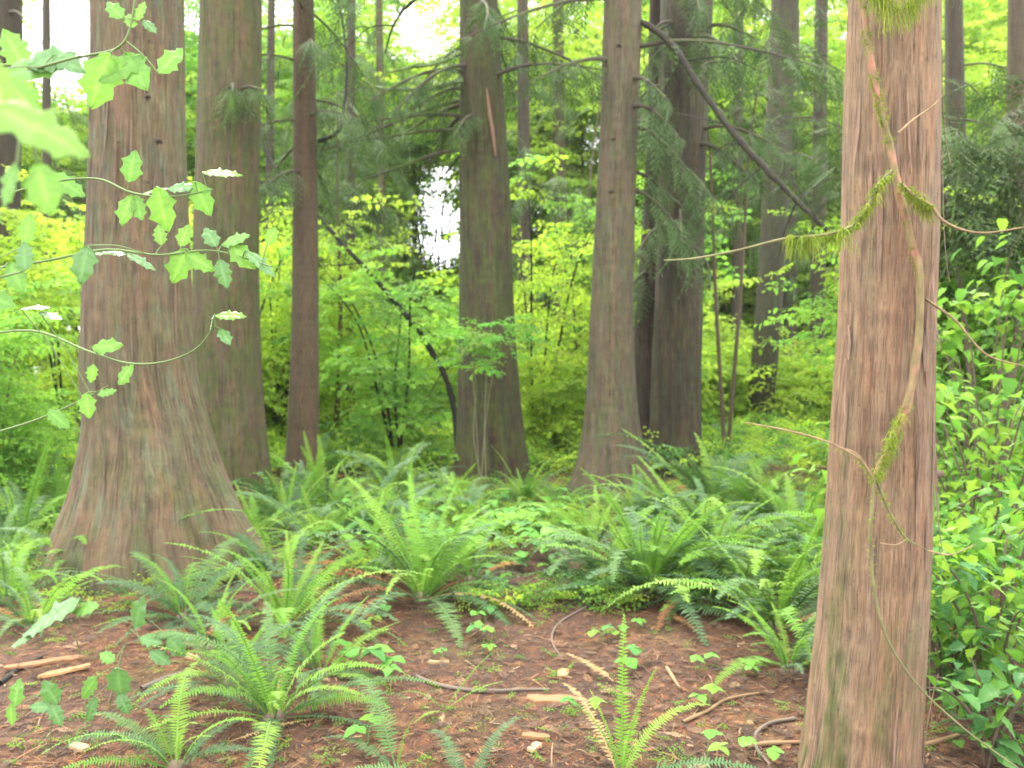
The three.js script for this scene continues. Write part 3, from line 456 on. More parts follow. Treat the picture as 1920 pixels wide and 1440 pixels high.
// clear green understorey, row by row, thinned where the trunks' bases stand
for (let k = 0; k < 58; k++) { const d = rr(13.5, 21), px = rr(-180, 2100); if (Math.abs(px - 1440) < 1544 / d * 2.4 + 20 || Math.abs(px - 655) < 60 && d < 18.5) continue; back.push([px, d, rr(2.0, 6.0)]); }
for (const [px, d, h] of back) {
  const p = P(px, 700, d); p.y = gh(p.x, p.z); const br = rnd();
  const rightside = px > 1300;
  shrub('understorey_tree', 'bright leafy understorey tree in the green wall behind the trunks', p, h, h * 0.34 + 0.7, Math.round(40 + h * 36), { tint: br < 0.75 ? YELLOWGREEN : MIDGREEN, geos: br < 0.5 ? BROAD : MAPLE, size: [0.9, 1.6], group: US, stems: 4, r: 0.03, low: 0.05, stemMat: DARKTWIG, category: 'tree' });
}
for (let k = 0; k < 60; k++) {
  const d = rr(32, 43), px = -150 + 2220 * (k + rnd()) / 60, p = P(px, 700, d), h = d * rr(0.3, 0.62); p.y = gh(p.x, p.z);
  shrub('background_maple', 'tall yellow green maple far back in the woods', p, h, h * 0.22 + 0.9, Math.round(140 + h * 36), { tint: rnd() < 0.75 ? YELLOWGREEN : MIDGREEN, geos: d < 27 ? [...MAPLE, ...BROAD] : BIGSPRAY, size: d < 27 ? [1.2, 2] : [0.8, 1.5], group: 'far maples', stems: 5, r: 0.05, low: 0.12, stemMat: DARKTWIG, category: 'tree' });
}
for (let k = 0; k < 54; k++) {
  const d = rr(22.5, 30), px = -120 + 2160 * (k + rnd()) / 54; if (Math.abs(px - 1440) < 60 && d < 24) continue; const p = P(px, 700, d); p.y = gh(p.x, p.z);
  shrub('clearing_shrub', 'low bright shrub in the far clearing', p, rr(1.6, 4.2), rr(1.2, 2.1), 150, { tint: YELLOWGREEN, geos: [...BROAD, ...MAPLE], size: [1.1, 2], group: 'low shrubs of the far clearing', stems: 3, r: 0.02, low: 0.05 });
}
{
  const l = [];
  for (let k = 0; k < 9500; k++) { const d = rr(44, 58), px = rr(-300, 2200), hmax = d * 0.58 * (0.9 + 0.5 * fbm(px * 0.006, 3.3, d * 0.05, 3)), y = hmax * Math.pow(rnd(), 1.1), p = P(px, 700, d); p.y = gh(p.x, p.z) + y; if (inOpening(p, 0.9)) continue; l.push([rnd() < 0.5 ? 0 : 1, at(p, eul(sym(0.6), rnd() * 6.28, sym(0.5)), rr(1.2, 2.2)), rnd() < 0.7 ? YELLOWGREEN() : MIDGREEN()]); }
  const g = thing('far_woods', 'far leafy wood that closes the view as one green mass', 'woods', V()); g.userData.kind = 'stuff';
  fillCrown(l, BIGSPRAY, WHITE_LEAF, g, 'foliage');
}

// ---------- ferns ----------
function frond(a0, a1, N = 42, wide = 0.1, skew = 0) {
  const acc = new Acc(), pts = []; let p = V(), M = 24;
  for (let i = 0; i <= M; i++) { pts.push(p.clone()); const a = lerp(a0, a1, Math.pow(i / M, 1.3)) * D2R; p.add(V(skew * Math.sin(i / M * 3) / M, Math.sin(a) / M, Math.cos(a) / M)); }
  const c = new THREE.CatmullRomCurve3(pts);
  tube(acc, pts, [0.006, 0.005, 0.004, 0.0015], 4, 14);
  for (let i = 0; i < N; i++) for (const s of [-1, 1]) {
    if (rnd() < 0.025) continue;
    const t = 0.13 + 0.865 * (i + (s > 0 ? 0.3 : 0)) / N, o = c.getPoint(t), T = c.getTangent(t), u = (t - 0.13) / 0.87, w = wide * Math.min(1, 0.45 + u * 3) * Math.pow(1 - u, 0.62) * rr(0.82, 1.1) + 0.006;
    const X = V(1, 0, 0), Nn = V().crossVectors(T, X).normalize(), dir = X.clone().multiplyScalar(s).addScaledVector(T, 0.2 + sym(0.08)).addScaledVector(Nn, rr(-0.12, 0.32)).normalize(), b = 0.5 / N;
    const B = T.clone().addScaledVector(Nn, sym(0.45)).normalize(), m = o.clone().addScaledVector(dir, w * 0.4), e = o.clone().addScaledVector(dir, w).addScaledVector(Nn, -w * rr(0.05, 0.28));
    const ids = [o.clone().addScaledVector(T, -b * 0.35), o.clone().addScaledVector(T, b * 0.6), m.clone().addScaledVector(B, b * 0.62), e, m.clone().addScaledVector(B, -b * 0.5)].map((q) => acc.v(q.x, q.y, q.z));
    if (s > 0) { acc.q(ids[0], ids[4], ids[2], ids[1]); acc.t(ids[4], ids[3], ids[2]); } else { acc.q(ids[0], ids[1], ids[2], ids[4]); acc.t(ids[4], ids[2], ids[3]); }
  }
  return acc.geo();
}
const FR = { up: [frond(84, 50, 42, 0.075), frond(80, 22, 42, 0.08), frond(86, 60, 42, 0.065, 0.12), frond(78, -5, 42, 0.08), frond(82, 35, 42, 0.07, -0.14), frond(85, 5, 42, 0.06, 0.08)], arch: [frond(70, -20), frond(64, -35, 42, 0.11), frond(58, -28, 42, 0.095, 0.14), frond(72, -48, 42, 0.095), frond(62, -10, 42, 0.085, -0.16)], low: [frond(32, -30, 42, 0.11), frond(24, -22, 42, 0.1, 0.12), frond(40, -42, 42, 0.105, -0.12)], dead: [frond(15, -45, 34, 0.065), frond(30, -70, 34, 0.06, 0.1)] };
const FRS = { up: [frond(84, 55, 20), frond(80, 30, 20)], arch: [frond(68, -25, 20), frond(60, -35, 20)], low: [frond(30, -28, 20)], dead: [frond(18, -45, 18, 0.07)] };
const far_n = (n, o) => o.far ? n : Math.round(n * 1.5);
function fern(label, base, size, n, o = {}) {
  n = far_n(n, o); const { young = 0.35, dead = 0.06, low = 0.25, far = false, group, spread = [0, 360], tilt = 0, name = 'sword_fern' } = o, th = thing(name, label, 'fern', base, group), S = far ? FRS : FR; size *= far ? 1 : 1.12; th.rotation.set(sym(0.13), 0, sym(0.13));
  for (let i = 0; i < n; i++) {
    const x = rnd(), kind = x < dead ? 'dead' : x < dead + low ? 'low' : x < dead + low + young ? 'up' : 'arch', yaw = lerp(spread[0], spread[1], (i + rr(0, 0.9)) / n) * D2R * (spread[1] - spread[0] > 300 ? (1 + 2 * Math.floor(n / 7)) : 1);
    const mat = kind === 'dead' ? pick(FERN_DEAD) : kind === 'up' ? pick(FERN_NEW) : rnd() < (o.fresh ?? 0.25) ? pick(FERN_NEW) : pick(FERN_OLD);
    const f = part('frond', pick(S[kind]), mat, th), s = size * (kind === 'up' ? rr(0.6, 1.0) : kind === 'low' ? rr(0.7, 1) : rr(0.8, 1.12));
    f.scale.set(s * rr(0.8, 1.25), s * rr(0.78, 1.08), s * rr(0.85, 1.12)); f.rotation.set(kind === 'up' ? rr(0, 0.6) : sym(0.2), yaw + sym(0.25), sym(0.35), 'YXZ'); f.position.set(Math.sin(yaw) * 0.03 * size, 0, Math.cos(yaw) * 0.03 * size);
    if (kind === 'dead') f.userData.label = 'dry brown frond';
  }
  part('rootstock', new THREE.SphereGeometry(0.06 * size + 0.01, 8, 6), TWIG, th).scale.y = 0.7;
  return th;
}
fern('bright sword fern in the left foreground with a frond lying toward the corner', G(515, 1345), 0.64, 22, { young: 0.4, dead: 0.04, low: 0.35, fresh: 0.45 });
fern('sword fern with upright yellow green fronds before the flared cedar foot', G(535, 1175), 0.78, 20, { young: 0.5, dead: 0.05, low: 0.3, fresh: 0.35 });
fern('dense upright sword fern in the middle of the clearing left of centre', G(790, 1125), 0.95, 34, { young: 0.5, dead: 0.12, low: 0.2, fresh: 0.35 });
fern('large spreading sword fern in front of the fluted cedar with drooping bluish fronds', G(1215, 1115), 1.0, 36, { young: 0.42, dead: 0.08, low: 0.3, fresh: 0.25 });
fern('arching sword fern against the near trunk on its left side', G(1455, 1180), 0.95, 22, { young: 0.3, low: 0.35, dead: 0.05 });
fern('small sword fern at the foot of the central cedar', G(985, 950), 0.75, 18, { young: 0.55, dead: 0.05, low: 0.25 });
fern('sword fern below the slim reddish trunk', G(610, 965), 0.95, 22, { young: 0.45, dead: 0.08 });
fern('drooping bluish sword fern beside the second cedar foot', G(520, 955), 0.9, 16, { young: 0.15, dead: 0.05, low: 0.3 });
fern('sword fern growing behind the clearing left of the central cedar', G(745, 925), 1.0, 20, { young: 0.35, dead: 0.05 });
fern('sword fern leaning on the lower left of the central cedar', G(830, 955), 0.8, 18, { young: 0.45 });
fern('tall sword fern with long fronds beside the broad grey cedar foot', G(1330, 965), 1.25, 24, { young: 0.3, low: 0.2, dead: 0.05 });
fern('pale sword fern right at the toe of the fluted cedar', G(1205, 1000), 0.85, 20, { young: 0.2, low: 0.3 });
fern('sword fern half hidden behind the near trunk', G(1500, 1040), 0.95, 22, { young: 0.35, low: 0.3 });
fern('dull brownish green sword fern right of the broad grey cedar', G(1425, 985), 1.0, 22, { young: 0.3, dead: 0.15 });
fern('ragged sword fern at the left edge beside the flared cedar', G(40, 1030), 0.95, 20, { young: 0.2, dead: 0.1, low: 0.3 });
fern('low sword fern touching the left foot of the flared cedar', G(150, 1075), 0.7, 18, { young: 0.3, dead: 0.1, low: 0.35 });
fern('sword fern with drooping fronds low at the left edge', G(15, 1130), 0.7, 16, { young: 0.15, dead: 0.1, low: 0.4 });
fern('flat dark sword fern in front of the flared cedar', G(345, 1160), 0.62, 16, { young: 0.12, dead: 0.08, low: 0.5 });
for (const [l, x, y, z, n] of [['sword fern between the second cedar foot and the flared cedar root', 478, 1012, 0.8, 16], ['fern clump on the leafy slope left of the middle fern', 600, 1030, 0.85, 18], ['dull fern behind the middle fern on its left', 690, 1010, 0.85, 18], ['fern tuft behind the middle fern on its right', 880, 985, 0.75, 16], ['small fern on the soil between central and fluted cedars', 1065, 1000, 0.6, 14], ['fern between the large spreading fern and the fluted cedar', 1110, 1030, 0.8, 16], ['fern right behind the large spreading fern', 1335, 1060, 0.95, 20], ['fern squeezed between spreading fern and near trunk', 1390, 1110, 0.85, 18], ['fern under the broad grey cedar, left of the taller one', 1270, 1000, 0.9, 18], ['fern peeping left of the flared cedar at mid height', 105, 985, 0.95, 18], ['fern close behind the near trunk on its left', 1545, 1120, 0.85, 18], ['low fern on the soil below the low holly sprig', 60, 1180, 0.55, 12], ['young fern on the root of the flared cedar, right side', 440, 1080, 0.5, 12], ['fern overlapping the left flank of the middle fern', 700, 1085, 0.8, 16], ['fern overlapping the right flank of the middle fern', 880, 1090, 0.6, 12], ['fern on the left flank of the large spreading fern', 1130, 1085, 0.7, 14], ['fern on the right flank of the large spreading fern', 1320, 1130, 0.8, 16], ['fern at the toe of the flared cedar root, right end', 505, 1080, 0.75, 16], ['fern beside the slim reddish trunk on its left', 545, 985, 0.8, 16], ['pale fern low between slim trunk and central cedar', 770, 985, 0.8, 16], ['fern against the left foot of the fluted cedar', 1050, 955, 0.6, 12], ['fern low in the left corner of the leafy ground', 10, 1075, 0.7, 14], ['drooping fern left of the near trunk foot', 1480, 1260, 0.6, 12], ['small arching fern left behind the foreground fern', 430, 1285, 0.5, 12], ['bright fern leaning right behind the foreground fern', 600, 1265, 0.52, 12], ['low dull fern in the bottom left corner', 330, 1440, 0.45, 9], ['feathery fern above the foreground fern on its left', 400, 1215, 0.5, 14]]) fern(l, G(x, y), z, n, { young: 0.3, low: 0.35, dead: 0.08, fresh: 0.35 });
{ // one long single frond curving across the flared cedar
  const b = G(222, 1092), th = thing('sword_fern', 'sword fern sending one long frond across the flared cedar base', 'fern', b);
  for (const [g, m, yaw, s, tx, sx] of [[frond(58, -12, 40, 0.06), FERN_NEW[1], 82, 1.18, 0, 1], [frond(86, 55, 30, 0.05), FERN_NEW[2], 30, 0.44, 0, 0.8], [FR.up[0], FERN_NEW[0], 100, 0.3, 0.3, 1], [FR.low[0], FERN_OLD[2], 200, 0.5, 0, 1], [FR.low[1], FERN_OLD[0], 20, 0.45, 0, 1]]) { const f = part('frond', g, m, th); f.scale.set(s * sx, s, s); f.rotation.set(tx, yaw * D2R, 0, 'YXZ'); }
}
{ const b = G(345, 1092), th = thing('sword_fern', 'tiny bright tilted fern tuft touching the flared cedar base', 'fern', b); for (const [k, yaw, s, t] of [[0, 90, 0.3, 0.55], [1, 60, 0.26, 0.5], [2, 110, 0.24, 0.7]]) { const f = part('frond', FR.up[k], pick(FERN_NEW), th); f.scale.set(s * 1.4, s, s); f.rotation.set(t, yaw * D2R, 0, 'YXZ'); } }
{ // the ferns cut by the bottom of the picture, fronds set one by one: [geometry, material, yaw, scale, tip-over, x-scale]
  const set = (label, base, list) => { const th = thing('sword_fern', label, 'fern', base); for (const [g, m, yaw, s, t = 0, sx = 1, lab] of list) { const f = part('frond', g, m, th); f.scale.set(s * sx, s, s); f.rotation.set(t, yaw * D2R, 0, 'YXZ'); if (lab) f.userData.label = lab; } return th; };
  set('sword fern at the bottom edge with a broad dark frond and upright bright ones', G(1165, 1475), [[FR.up[0], FERN_NEW[0], 170, 0.62, 0.04, 0.8], [FR.up[2], FERN_NEW[0], 30, 0.5, 0.05, 0.9], [FR.up[1], FERN_NEW[1], -100, 0.4, 0, 0.8], [FR.up[2], FERN_NEW[2], -130, 0.36, 0.1, 0.8], [FR.dead[0], FERN_DEAD[1], 200, 0.6, -0.5, 0.9, 'dry tan frond'], [FR.low[1], FERN_OLD[2], -70, 0.62], [FR.low[0], FERN_OLD[0], 80, 0.6], [FR.arch[0], FERN_NEW[2], 110, 0.5]]);
  set('dark low fern crossing the bottom edge left of centre', G(880, 1500), [[FR.low[1], FERN_OLD[0], 70, 0.6, -0.1, 1.2], [FR.low[0], FERN_OLD[2], -80, 0.55, -0.1, 1.2], [FR.arch[0], FERN_OLD[1], 140, 0.4], [FR.low[2], FERN_OLD[1], -150, 0.5]]);
  set('broad dark fern frond tuft near the bottom edge, left of centre', G(745, 1450), [[FR.low[2], FERN_OLD[2], 215, 0.62, -0.2, 1.15], [FR.low[0], FERN_OLD[0], -120, 0.4], [FR.up[0], FERN_NEW[1], 60, 0.25]]);
  set('little young fern with two thin bright fronds in the clearing', G(832, 1335), [[FR.up[2], FERN_NEW[1], 100, 0.36, 0.5, 0.7], [FR.up[0], FERN_NEW[2], 90, 0.3, 0.75, 0.7], [FR.up[3], FERN_NEW[1], -90, 0.24, 0.4, 0.7], [FR.dead[0], FERN_DEAD[1], 0, 0.25], [FR.low[1], FERN_NEW[2], -40, 0.2]]);
}
// fern beds further back
const FB = 'sword ferns of the beds behind the clearing';
for (let k = 0; k < 46; k++) {
  const px = rr(-60, 1980), py = rr(818, 905) + (px > 1280 && px < 1560 ? 40 * rnd() : 0); if (px > 150 && px < 540) continue; const dd = EYE * F / (py - 700); if ([[566, 11.4], [919, 11.7], [1150, 10.2], [1268, 12.4], [1423, 22]].some(([x, d]) => Math.abs(px - x) < 95 && dd < d)) continue;
  fern('mid distance sword fern among the beds behind the clearing', G(px, py), rr(0.85, 1.25), 13, { far: true, young: 0.4, group: FB, fresh: 0.45 });
}

// ---------- low broad-leaved plants ----------
const SERRATE = [serrate(1, 0.62), serrate(1, 0.7, 11), serrate(1, 0.55), serrate(1, 0.66, 9)];
const LEAFLET = [toothed(1, 0.95), toothed(1, 0.8), toothed(1, 1.1, 5), toothed(1, 0.62, 7)];
const HERB = [leafMat(0.104, 0.288, 0.040, 0.4, 0.15), leafMat(0.136, 0.336, 0.044, 0.4, 0.15), leafMat(0.080, 0.232, 0.048, 0.4, 0.2), leafMat(0.176, 0.352, 0.040, 0.45, 0.1)];
function herb(label, base, h, leaf, n, group) {
  const th = thing('trefoil_plant', label, 'plant', base, group), st = new Acc();
  for (let s = 0; s < n; s++) {
    const a = (s + rnd()) / n * 6.28, top = V(Math.cos(a) * h * (n > 1 ? 0.75 : 0.15), h * rr(0.7, 1.1), Math.sin(a) * h * (n > 1 ? 0.75 : 0.15)), m = pick(HERB);
    tube(st, [V(), V(top.x * 0.3, top.y * 0.7, top.z * 0.3), top], [0.003, 0.002, 0.0015], 4, 5);
    const y0 = rnd() * 6.28; for (let k = 0; k < 3; k++) { const f = part('leaflet', LEAFLET[Math.floor(rnd() * 3)], m, th); f.position.copy(top); f.rotation.set(rr(-0.1, 0.35), y0 + k * 2.09 + sym(0.2), sym(0.2), 'YXZ'); f.scale.setScalar(leaf * rr(0.75, 1.15)); }
  }
  part('stalk', st.geo(), GREENTWIG, th);
}
const HG = 'three-leaved seedlings on the clearing floor';
for (const [x, y, s, where] of [[735, 1275, 1.1, 'between the foreground fern and the grey stick'], [910, 1165, 1, 'just below the middle fern, top one of three'], [880, 1195, 0.9, 'below the middle fern, left one of three'], [930, 1200, 0.8, 'below the middle fern, right one of three'], [1180, 1255, 1, 'beside the short tan stick'], [1312, 1255, 0.9, 'under the right fronds of the spreading fern'], [1092, 1345, 0.9, 'left of the tall upright frond at the bottom'], [1330, 1325, 1, 'just above the crooked tan stick'], [1325, 1432, 1, 'at the bottom edge below the crooked tan stick'], [1130, 1205, 0.9, 'right of the thin curved dark twig'], [1205, 1180, 0.7, 'under the middle of the spreading fern'], [1160, 1195, 0.7, 'under the left fronds of the spreading fern'], [690, 1185, 1, 'left below the middle fern'], [735, 1160, 0.9, 'touching the lower left of the middle fern'], [960, 1075, 1, 'third from the left in the row behind the bare soil'], [985, 1065, 1, 'fourth from the left in the row behind the bare soil'], [1035, 1075, 0.9, 'fifth from the left in the row behind the bare soil'], [920, 1085, 0.9, 'first from the left in the row behind the bare soil'], [940, 1100, 0.9, 'second from the left in the row behind the bare soil'], [670, 1245, 1.2, 'touching the larger leafy seedling'], [1100, 1100, 0.9, 'before the left flank of the spreading fern'], [830, 1240, 0.6, 'beside the thin pale splinter'], [690, 1395, 1, 'left of the broad dark frond near the bottom edge'], [1390, 1265, 0.7, 'below the fern against the near trunk'], [890, 1020, 1, 'behind the middle fern on its right'], [905, 1225, 0.6, 'alone in the middle of the bare soil'], [1425, 1425, 0.8, 'inside the bend of the curved grey stick']]) herb('small three-leaved seedling ' + where, G(x, y), 0.09 * s, 0.062 * s, y > 1120 ? 2 : 3, HG);
herb('larger bright green leafy seedling right of the foreground fern', G(650, 1270), 0.17, 0.1, 2);
const HP = 'trefoils of the leafy patch before the central cedar';
for (let k = 0; k < 110; k++) herb('bright trefoil in the dense leafy patch before the central cedar', G(rr(620, 1080), rr(945, 1065)), rr(0.12, 0.26), rr(0.07, 0.11), 2, HP);
const HR = 'trefoils among the ferns right of centre';
for (let k = 0; k < 60; k++) herb('bright trefoil among the ferns between fluted cedar and near trunk', G(rr(1230, 1540), rr(930, 1090)), rr(0.12, 0.28), rr(0.07, 0.11), 2, HR);
const HL = 'trefoils in the leafy ground left of the flared cedar';
for (let k = 0; k < 22; k++) herb('bright trefoil in the leafy ground left of the flared cedar', G(rr(-20, 140), rr(930, 1010)), rr(0.12, 0.28), rr(0.08, 0.11), 2, HL);
{ // low green cover all over the far ground
  const l = [];
  for (let k = 0; k < 6500; k++) { const d = 11.8 + 22 * Math.pow(rnd(), 1.4), px = rr(-200, 2120), p = P(px, 700, d); p.y = gh(p.x, p.z); const q = p.clone(); q.y += rr(0.03, 0.3); l.push([Math.floor(rnd() * 3), at(q, look(V(sym(1), rr(0, 0.6), sym(1)), V(sym(0.3), 1, sym(0.3))), rr(0.55, 1.05)), rnd() < 0.5 ? YELLOWGREEN() : rnd() < 0.6 ? MIDGREEN() : DEEPGREEN()]); }
  const g = thing('ground_cover', 'low leafy green ground cover spreading under the far trees', 'ground cover', V()); g.userData.kind = 'stuff';
  fillCrown(l, BROAD, WHITE_LEAF, g, 'leaves');
}

{
  const l = [];
  for (let k = 0; k < 8000; k++) {
    const px = rr(-80, 2000), py = 915 + 230 * Math.pow(rnd(), 1.3); if (px > 130 && px < 470 && py < 1060) continue;
    const p = G(px, py), n = fbm(p.x * 0.9, p.z * 0.9, 2.2, 3) + (px > 1240 || px < 130 ? 0.22 : 0), lim = py > 1060 ? 0.2 : py > 1010 ? 0.02 : -0.2; if (n < lim) continue;
    p.y += rr(0.015, 0.13); l.push([Math.floor(rnd() * 3), at(p, look(V(sym(1), rr(-0.1, 0.5), sym(1)), V(sym(0.3), 1, sym(0.3))), rr(0.22, 0.46)), rnd() < 0.35 ? YELLOWGREEN().multiplyScalar(0.8) : rnd() < 0.6 ? MIDGREEN().multiplyScalar(0.85) : DEEPGREEN()]);
  }
  for (let k = 0; k < 420; k++) { const p = G(rr(0, 1900), rr(1080, 1440)); p.y += 0.012; l.push([Math.floor(rnd() * 3), at(p, look(V(sym(1), rr(0, 0.4), sym(1)), V(sym(0.3), 1, sym(0.3))), rr(0.07, 0.17)), MIDGREEN().multiplyScalar(0.85)]); }
  const g = thing('leaf_carpet', 'carpet of small low leaves between the ferns', 'ground cover', V()); g.userData.kind = 'stuff';
  fillCrown(l, BROAD, WHITE_LEAF, g, 'leaves');
}

// ---------- shrubs with large leaves on the right, leaf by leaf ----------
function leafyBush(label, base, h, rad, nLeaf, leaf, tints, o = {}) {
  const th = thing('salmonberry_bush', label, 'bush', base, o.group), canes = o.canes ?? 6, cs = [];
  for (let s = 0; s < canes; s++) { const a = (s + rnd()) / canes * 6.28, t = V(Math.cos(a) * rad * rr(0.4, 1), h * rr(0.65, 1), Math.sin(a) * rad * rr(0.4, 1)), p = [V(sym(0.06), -0.05, sym(0.06)), V(t.x * 0.3, t.y * 0.6, t.z * 0.3), V(t.x * 0.7, t.y * 0.95, t.z * 0.7), t]; part('cane', tubeGeo(p, [0.008, 0.007, 0.004, 0.002], 5, 14, 0.15), o.cane ?? TWIG, th); cs.push(new THREE.CatmullRomCurve3(p)); }
  for (let i = 0; i < nLeaf; i++) {
    const q = pick(cs).getPoint(rr(o.low ?? 0.12, 1)), a = rnd() * 6.28, k = rr(0.04, 0.42) * rad; q.x += Math.cos(a) * k; q.z += Math.sin(a) * k; q.y += sym(0.1);
    if (q.y < 0.05) q.y = 0.05 + 0.1 * rnd();
    const f = part('leaf', pick(SERRATE), pick(tints), th); f.position.copy(q); f.rotation.set(rr(-0.2, 0.8), a, sym(0.45), 'YXZ'); f.scale.setScalar(leaf * rr(0.5, 1.08)); f.scale.x *= rr(0.8, 1.15);
  }
  return th;
}
const BR = [leafMat(0.125, 0.29, 0.03, 0.52, 0.04), leafMat(0.165, 0.33, 0.035, 0.52, 0.04), leafMat(0.085, 0.21, 0.034, 0.45, 0.12), leafMat(0.21, 0.36, 0.035, 0.52)], BD = [leafMat(0.05, 0.15, 0.04, 0.35, 0.25), leafMat(0.075, 0.2, 0.045, 0.35, 0.2)];
leafyBush('waist high salmonberry bush pressed behind the near trunk, bright toothed leaves', onGround(2.25, -3.9), 0.95, 0.6, 260, 0.115, BR);
leafyBush('broad bright salmonberry bush filling the right edge at mid height', onGround(2.95, -5.1), 1.6, 0.9, 300, 0.13, BR, { canes: 8 });
leafyBush('low dark leaved bush in the lower right corner', onGround(1.85, -3.15), 0.42, 0.42, 150, 0.1, [...BD, BR[2], BR[0]]);
leafyBush('bushy green salmonberry beyond the near trunk, between corner and mid edge', onGround(2.45, -4.35), 0.95, 0.7, 280, 0.115, [...BR, BD[1]]);
leafyBush('taller salmonberry with fresh leaves high at the right edge', onGround(3.65, -6.4), 2.6, 0.9, 300, 0.13, BR, { canes: 8 });
leafyBush('salmonberry thicket glimpsed just right of the near trunk at eye level', onGround(3.3, -6.2), 1.5, 0.9, 280, 0.13, BR, { canes: 7 });
leafyBush('tall bright salmonberry behind the near trunk, leaves hanging above eye level', onGround(3.25, -5.6), 2.35, 0.55, 150, 0.14, [BR[0], BR[1], BR[3]], { canes: 5, low: 0.6 });
leafyBush('knee high bush touching the right side of the near trunk foot', onGround(1.98, -3.75), 0.6, 0.5, 280, 0.09, [...BR, BD[1]]);
leafyBush('dense bush right behind the near trunk at knee height', onGround(2.25, -4.7), 0.95, 0.6, 300, 0.1, BR);
leafyBush('rounded bush at the right edge above the lower right corner', onGround(2.1, -3.55), 0.75, 0.5, 300, 0.09, [...BR, BD[0]]);
leafyBush('green thicket seen right of the near trunk between knee and chest height', onGround(3.0, -5.4), 1.3, 0.7, 300, 0.11, BR, { canes: 8 });
shrub('leafy_shrub', 'tall leafy backdrop shrub closing the gap at the right edge', onGround(4.8, -8.3), 3.2, 1.5, 520, { tint: MIDGREEN, size: [0.8, 1.3] });
shrub('leafy_shrub', 'bright shrub right of the near trunk at mid distance', onGround(6.4, -11.5), 3.4, 1.5, 460, { tint: YELLOWGREEN, geos: MAPLE, size: [0.8, 1.3] });
shrub('evergreen_shrub', 'dark conifer boughs hanging at the upper right corner', onGround(4.15, -7.2), 4.8, 1.1, 330, { geos: CEDAR, mat: NEEDLE, tint: CONIFER, size: [0.8, 1.3], stems: 2, low: 0.5, r: 0.03, stemMat: TWIG, category: 'conifer' });
shrub('evergreen_shrub', 'young hemlock with grey green sprays right of the near trunk', onGround(4.75, -8.6), 4.4, 1.0, 260, { geos: CEDAR, mat: NEEDLE, tint: GREY_CONIFER, size: [0.7, 1.2], stems: 2, low: 0.35, r: 0.03, stemMat: TWIG, category: 'conifer' });
shrub('evergreen_shrub', 'dark drooping conifer between the leaning trunk and the near trunk', onGround(6.1, -15), 7.5, 1.5, 200, { geos: CEDAR, mat: NEEDLE, tint: CONIFER, size: [0.8, 1.3], stems: 2, low: 0.5, r: 0.04, stemMat: TWIG, category: 'conifer' });
shrub('evergreen_shrub', 'dusky conifer with hanging sprays between slim reddish trunk and central cedar', onGround(-3.3, -15.5), 7.5, 1.5, 130, { geos: CEDAR, mat: NEEDLE, tint: GREY_CONIFER, size: [0.9, 1.5], stems: 2, low: 0.45, r: 0.04, stemMat: TWIG, category: 'conifer' });
shrub('evergreen_shrub', 'dusky conifer with hanging sprays between central cedar and fluted cedar', onGround(1.35, -17), 8, 1.5, 130, { geos: CEDAR, mat: NEEDLE, tint: GREY_CONIFER, size: [0.9, 1.5], stems: 2, low: 0.35, r: 0.04, stemMat: TWIG, category: 'conifer' });
shrub('evergreen_shrub', 'dark conifer sprays overhead right of the broad grey cedar', onGround(3.5, -13.5), 7.5, 1.4, 150, { geos: CEDAR, mat: NEEDLE, tint: CONIFER, size: [0.8, 1.4], stems: 2, low: 0.5, r: 0.04, stemMat: TWIG, category: 'conifer' });
// bushes on the left
shrub('leafy_shrub', 'bright leafy bush at the left edge behind the holly', onGround(-5.4, -8.3), 2.6, 1.0, 420, { tint: MIDGREEN, size: [0.7, 1.1] });
shrub('leafy_shrub', 'low green thicket left of the flared cedar foot', onGround(-6.2, -9.4), 1.5, 1.2, 360, { tint: MIDGREEN, size: [0.7, 1.1] });
shrub('leafy_shrub', 'tall pale green bush behind the flared cedar on its left', onGround(-7.2, -11.5), 4.2, 1.3, 420, { tint: YELLOWGREEN, geos: MAPLE, size: [0.8, 1.2] });

// ---------- the holly close to the camera ----------
function hollyLeaf(L, W, spines = 4, wave = 0.12) {
  const acc = new Acc(), n = spines * 4, mid = [], A = [[], []], E = [[], []];
  for (let i = 0; i <= n; i++) {
    const t = i / n, env = Math.pow(Math.sin(Math.PI * Math.pow(t, 0.85)), 0.7) * W / 2, tooth = Math.abs(((t * spines) % 1) - 0.5) * 2, w = env * (0.72 + 0.36 * tooth ** 1.6) + (i === n ? 0 : 0.004 * L), y = -0.14 * L * t * t;
    mid.push(acc.v(0, y - 0.02 * L, t * L, 0, 0, col(1.5, 1.35, 1.6)));
    for (const s of [0, 1]) { const k = s ? 1 : -1; const ve = i % 2 ? 0.94 : 1.06; A[s].push(acc.v(k * w * 0.3, y + 0.03 * L, t * L, 0, 0, col(ve, ve, ve))); E[s].push(acc.v(k * w, y + wave * W * (tooth - 0.45) * (i % 8 < 4 ? 1 : -0.5), t * L + 0.02 * L * tooth, 0, 0, col(1, 0.97, 1))); }
  }
  for (let i = 0; i < n; i++) { acc.q(mid[i], mid[i + 1], A[0][i + 1], A[0][i]); acc.q(A[0][i], A[0][i + 1], E[0][i + 1], E[0][i]); acc.q(mid[i], A[1][i], A[1][i + 1], mid[i + 1]); acc.q(A[1][i], E[1][i], E[1][i + 1], A[1][i + 1]); }
  return acc.geo();
}
const HOLLY = [hollyLeaf(1, 0.62, 4), hollyLeaf(1, 0.72, 3, 0.16), hollyLeaf(1, 0.55, 5, 0.1)];
